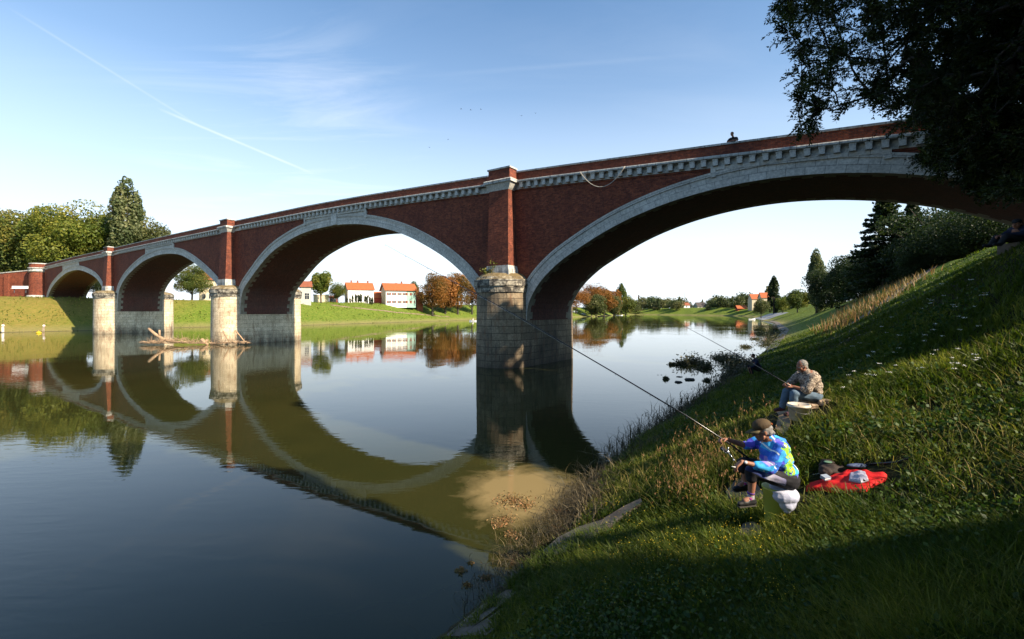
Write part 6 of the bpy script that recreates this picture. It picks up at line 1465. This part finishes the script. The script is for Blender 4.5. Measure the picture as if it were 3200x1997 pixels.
# leaning over the parapet
tb=tu(2290,0.2); c0=BP(tb,0.1,float(ztop(tb))); toC=-N; al=D
def L3(a,bk,z): p=V_((c0.x+D.x*a+N.x*bk,c0.y+D.y*a+N.y*bk,0)); return V_((p.x,p.y,c0.z+z))
fd=V_((-N.x,-N.y,-.75))
figure('man in a dark T-shirt leaning on the bridge parapet',L3(0,.45,-1.05),dict(
  body=[(L3(0,.08,.42),.055,L3(0,.2,.34),.06),(L3(0,.25,.25),.13,L3(0,.55,-.05),.13),(L3(.2,.2,.27),.05,L3(.30,.02,.07),.04),(L3(.30,.02,.07),.04,L3(.06,-.08,.05),.03),(L3(-.2,.2,.27),.05,L3(-.28,.02,.07),.04),(L3(-.28,.02,.07),.04,L3(-.04,-.1,.08),.03),(L3(.08,.6,-.1),.09,L3(.08,.5,-1.0),.05),(L3(-.08,.6,-.1),.09,L3(-.08,.5,-1.0),.05)],
  tshirt=[(L3(0,.18,.30),.11,L3(0,.5,0),.17),(L3(.14,.24,.25),.13,L3(-.14,.24,.25),.13),(L3(.2,.2,.27),.08,L3(.27,.07,.13),.068),(L3(-.2,.2,.27),.08,L3(-.26,.07,.13),.066)],
  trousers=[(L3(.08,.58,-.05),.11,L3(.08,.5,-1.0),.07),(L3(-.08,.58,-.05),.11,L3(-.08,.5,-1.0),.07)]),
  dict(skin=M_skin,tshirt=M_black,trousers=M_navy),1.12,L3(.02,-.02,.50),fd,M_hd,.015,hands=[(L3(.06,-.08,.06),V_((-D.x-.3*N.x,-D.y-.3*N.y,0)),(0,0,-1),1),(L3(-.04,-.1,.08),V_((D.x-.3*N.x,D.y-.3*N.y,0)),(0,0,-1),-1)])
# crouching at the water's edge below the slope
g_=V_((13.35,25.6,gz1(13.35,25.6)))
def G(x,y,z,o=g_): return V_((o.x+x,o.y+y,o.z+z))
figure('man in dark blue crouching at the foot of the slope by the weeds',g_,dict(
  body=[(G(.0,0,.95),.05,G(.08,0,.85),.06),(G(.1,0,.72),.12,G(.25,0,.35),.13),(G(.1,-.17,.75),.05,G(-.1,-.2,.5),.04),(G(-.1,-.2,.5),.04,G(-.3,-.15,.4),.03),(G(-.25,-.1,.45),.05,G(-.15,-.1,.08),.04),(G(-.25,.12,.45),.05,G(-.15,.12,.08),.04)],
  jacket=[(G(.05,0,.82),.10,G(.25,0,.4),.17),(G(.08,-.16,.76),.10,G(.08,.16,.76),.10),(G(.08,-.18,.74),.08,G(-.1,-.21,.5),.065),(G(-.1,-.21,.5),.065,G(-.25,-.16,.42),.05)],
  trousers=[(G(.25,-.08,.3),.12,G(-.22,-.1,.46),.08),(G(.25,.08,.3),.12,G(-.22,.12,.46),.08),(G(-.22,-.1,.46),.08,G(-.12,-.1,.08),.06),(G(-.22,.12,.46),.08,G(-.12,.12,.08),.06)]),
  dict(skin=M_skin2,jacket=M_navy,trousers=M_black),1.0,G(-.06,0,1.05),(-1,.2,-.3),M_hd,.02,hands=[(G(-.3,-.15,.4),(-1,0,0),(0,0,-1),1)])
# seated in the dark at the right edge under the arch
hx=px(3178,700,12.0); g_=V_((hx.x+.15,12.1,gz1(hx.x+.15,12.1)-.02)); dzh=hx.z-g_.z
zk=dzh/1.22
def S(x,y,z): return V_((g_.x+x,g_.y+y,g_.z+z*zk))
figure('man in dark clothes and cap sitting in shade at the right edge under the arch',g_,dict(
  body=[(S(-.08,0,1.12),.055,S(0,0,1.0),.06),(S(0,0,.85),.13,S(.12,0,.5),.13),(S(.0,-.18,.9),.05,S(-.15,-.22,.62),.04),(S(-.15,-.22,.62),.04,S(-.42,-.1,.6),.03),(S(.0,.18,.9),.05,S(-.2,.2,.62),.04),(S(-.2,.2,.62),.04,S(-.42,.06,.62),.03)],
  jacket=[(S(-.02,0,1.0),.10,S(.1,0,.5),.19),(S(0,-.16,.93),.10,S(0,.16,.93),.10),(S(0,-.19,.9),.085,S(-.15,-.23,.62),.07),(S(-.15,-.23,.62),.07,S(-.38,-.11,.6),.05),(S(0,.19,.9),.08,S(-.2,.2,.62),.07)],
  trousers=[(S(.1,-.08,.42),.13,S(-.45,-.12,.5),.085),(S(.1,.08,.42),.13,S(-.45,.12,.5),.085),(S(-.45,-.12,.5),.085,S(-.6,-.12,.1),.065),(S(-.45,.12,.5),.085,S(-.6,.12,.1),.065)],
  shoe=[(S(-.6,-.12,.05),.05,S(-.78,-.14,.04),.04),(S(-.6,.12,.05),.05,S(-.78,.12,.04),.04)]),
  dict(skin=M_skin2,jacket=M_navy,trousers=M_black,shoe=M_black),1.1,V_((hx.x,12.0,hx.z)),(-1,-.3,-.2),M_hd,.015,hatm=M_black,hands=[(S(-.42,-.1,.6),(-1,.1,-.2),(0,0,-1),1),(S(-.42,.06,.62),(-1,-.1,-.2),(0,0,-1),-1)])
g2_=V_((g_.x+.12,g_.y+.1,g_.z)); b=MB(); b.box(-.3,.3,-.28,.28,-.3,.42*zk-.1); o=b.build('stone_block',M_conc); o.location=g2_; bv=o.modifiers.new('b','BEVEL'); bv.width=.03; bv.segments=2; tag(o,'dark stone block under the man sitting at the right edge','stone block')
# two people standing on the far left shore
def standing(label,u,Y,top_,bot,skin,hm,f=(1,-.2,0),bow=0.0,sc__=1.0):
    x=(u-U0)/F*Y; z=max(gz1(x,Y),0.03); o_=V_((x,Y,z)); k_=sc__
    q=lambda a,b_,c: V_((o_.x+a*k_,o_.y+b_*k_,o_.z+c*k_))
    return figure(label,o_,dict(
      body=[(q(bow*.9,0,1.42),.05,q(bow,0,1.5),.05),(q(bow*.5,0,1.3),.12,q(0,0,1.0),.12),(q(bow*.6,-.18,1.36),.05,q(bow+.1,-.22,1.1),.04),(q(bow+.1,-.22,1.1),.04,q(bow+.32,-.1,1.12),.03),(q(bow*.6,.18,1.36),.05,q(bow+.1,.22,1.1),.04),(q(bow+.1,.22,1.1),.04,q(bow+.32,.05,1.12),.03),(q(0,-.1,.9),.08,q(0,-.12,.06),.05),(q(0,.1,.9),.08,q(0,.12,.06),.05)],
      shirt=[(q(bow*.7,0,1.36),.12,q(0,0,.98),.15),(q(bow*.6,-.16,1.37),.09,q(bow*.6,.16,1.37),.09),(q(bow*.6,-.19,1.34),.07,q(bow*.9+.06,-.22,1.12),.06),(q(bow*.6,.19,1.34),.07,q(bow*.9+.06,.22,1.12),.06)],
      trousers=[(q(0,-.09,.92),.12,q(0,-.13,.08),.08),(q(0,.09,.92),.12,q(0,.13,.08),.08)]),
      dict(skin=skin,shirt=top_,trousers=bot),k_,q(bow+.04,0,1.63),f,hm,.03,hands=[(q(bow+.32,-.1,1.12),(1,0,0),(0,0,-1),1),(q(bow+.32,.05,1.12),(1,0,0),(0,0,-1),-1)])
standing('person dressed in white standing on the shore at the far left edge',9,96.4,M_whc,M_whc,M_skin,M_hd,(1,-.3,-.2),.05,1.15)
standing('person in a white shirt and beige trousers bending over gear on the far left shore',136,99.5,M_whc,M_beige,M_skin,M_hd,(1,-.3,-.5),.12,1.05)
for i,(u,v,lb,mm) in enumerate(((126,1031,'pale fishing gear bag at the feet of the beige trousered person',M_whc),(152,1031,'flat white box right of the beige trousered person',M_wp_))):
    Y=99.3; x=(u-U0)/F*Y; b=MB(); b.ell((0,0,.12),(.45,.25,.14)); b.obox((0,0,.06),(.4,0,0),(0,.22,0),(0,0,.06)); o=b.build('fishing_gear',mm); o.location=(x,Y,gz1(x,Y)+.03); tag(o,lb,'gear','gear on the far left shore')
p=wpx(121,1041); b=MB(); b.ell((0,0,.1),(.5,.4,.22)); b.tube([(0,0,.25),(0,0,.5)],.05,6); o=b.build('float_buoy',M_yel,None,True); o.location=(p.x,p.y,0); tag(o,'bright yellow float on the water below the beige trousered person','float')
# angler sitting in the white boat by the pier
bxp=px(1478,1000,203); g_=V_((bxp.x,203,.35))
figure('tiny angler in white sitting in the boat left of the nearest pier',g_,dict(
  body=[(G(0,0,.85,g_),.06,G(.02,0,.7,g_),.1),(G(.02,0,.6,g_),.13,G(.05,0,.2,g_),.14)],
  shirt=[(G(.02,0,.75,g_),.16,G(.05,0,.2,g_),.2),(G(0,-.2,.7,g_),.09,G(-.25,-.2,.4,g_),.07)],
  trousers=[(G(.05,-.1,.15,g_),.13,G(-.4,-.1,.2,g_),.1),(G(.05,.1,.15,g_),.13,G(-.4,.1,.2,g_),.1)]),
  dict(skin=M_skin,shirt=M_whc,trousers=M_beige),1.2,G(-.02,0,1.0,g_),(-1,-.3,0),M_hd,.04)
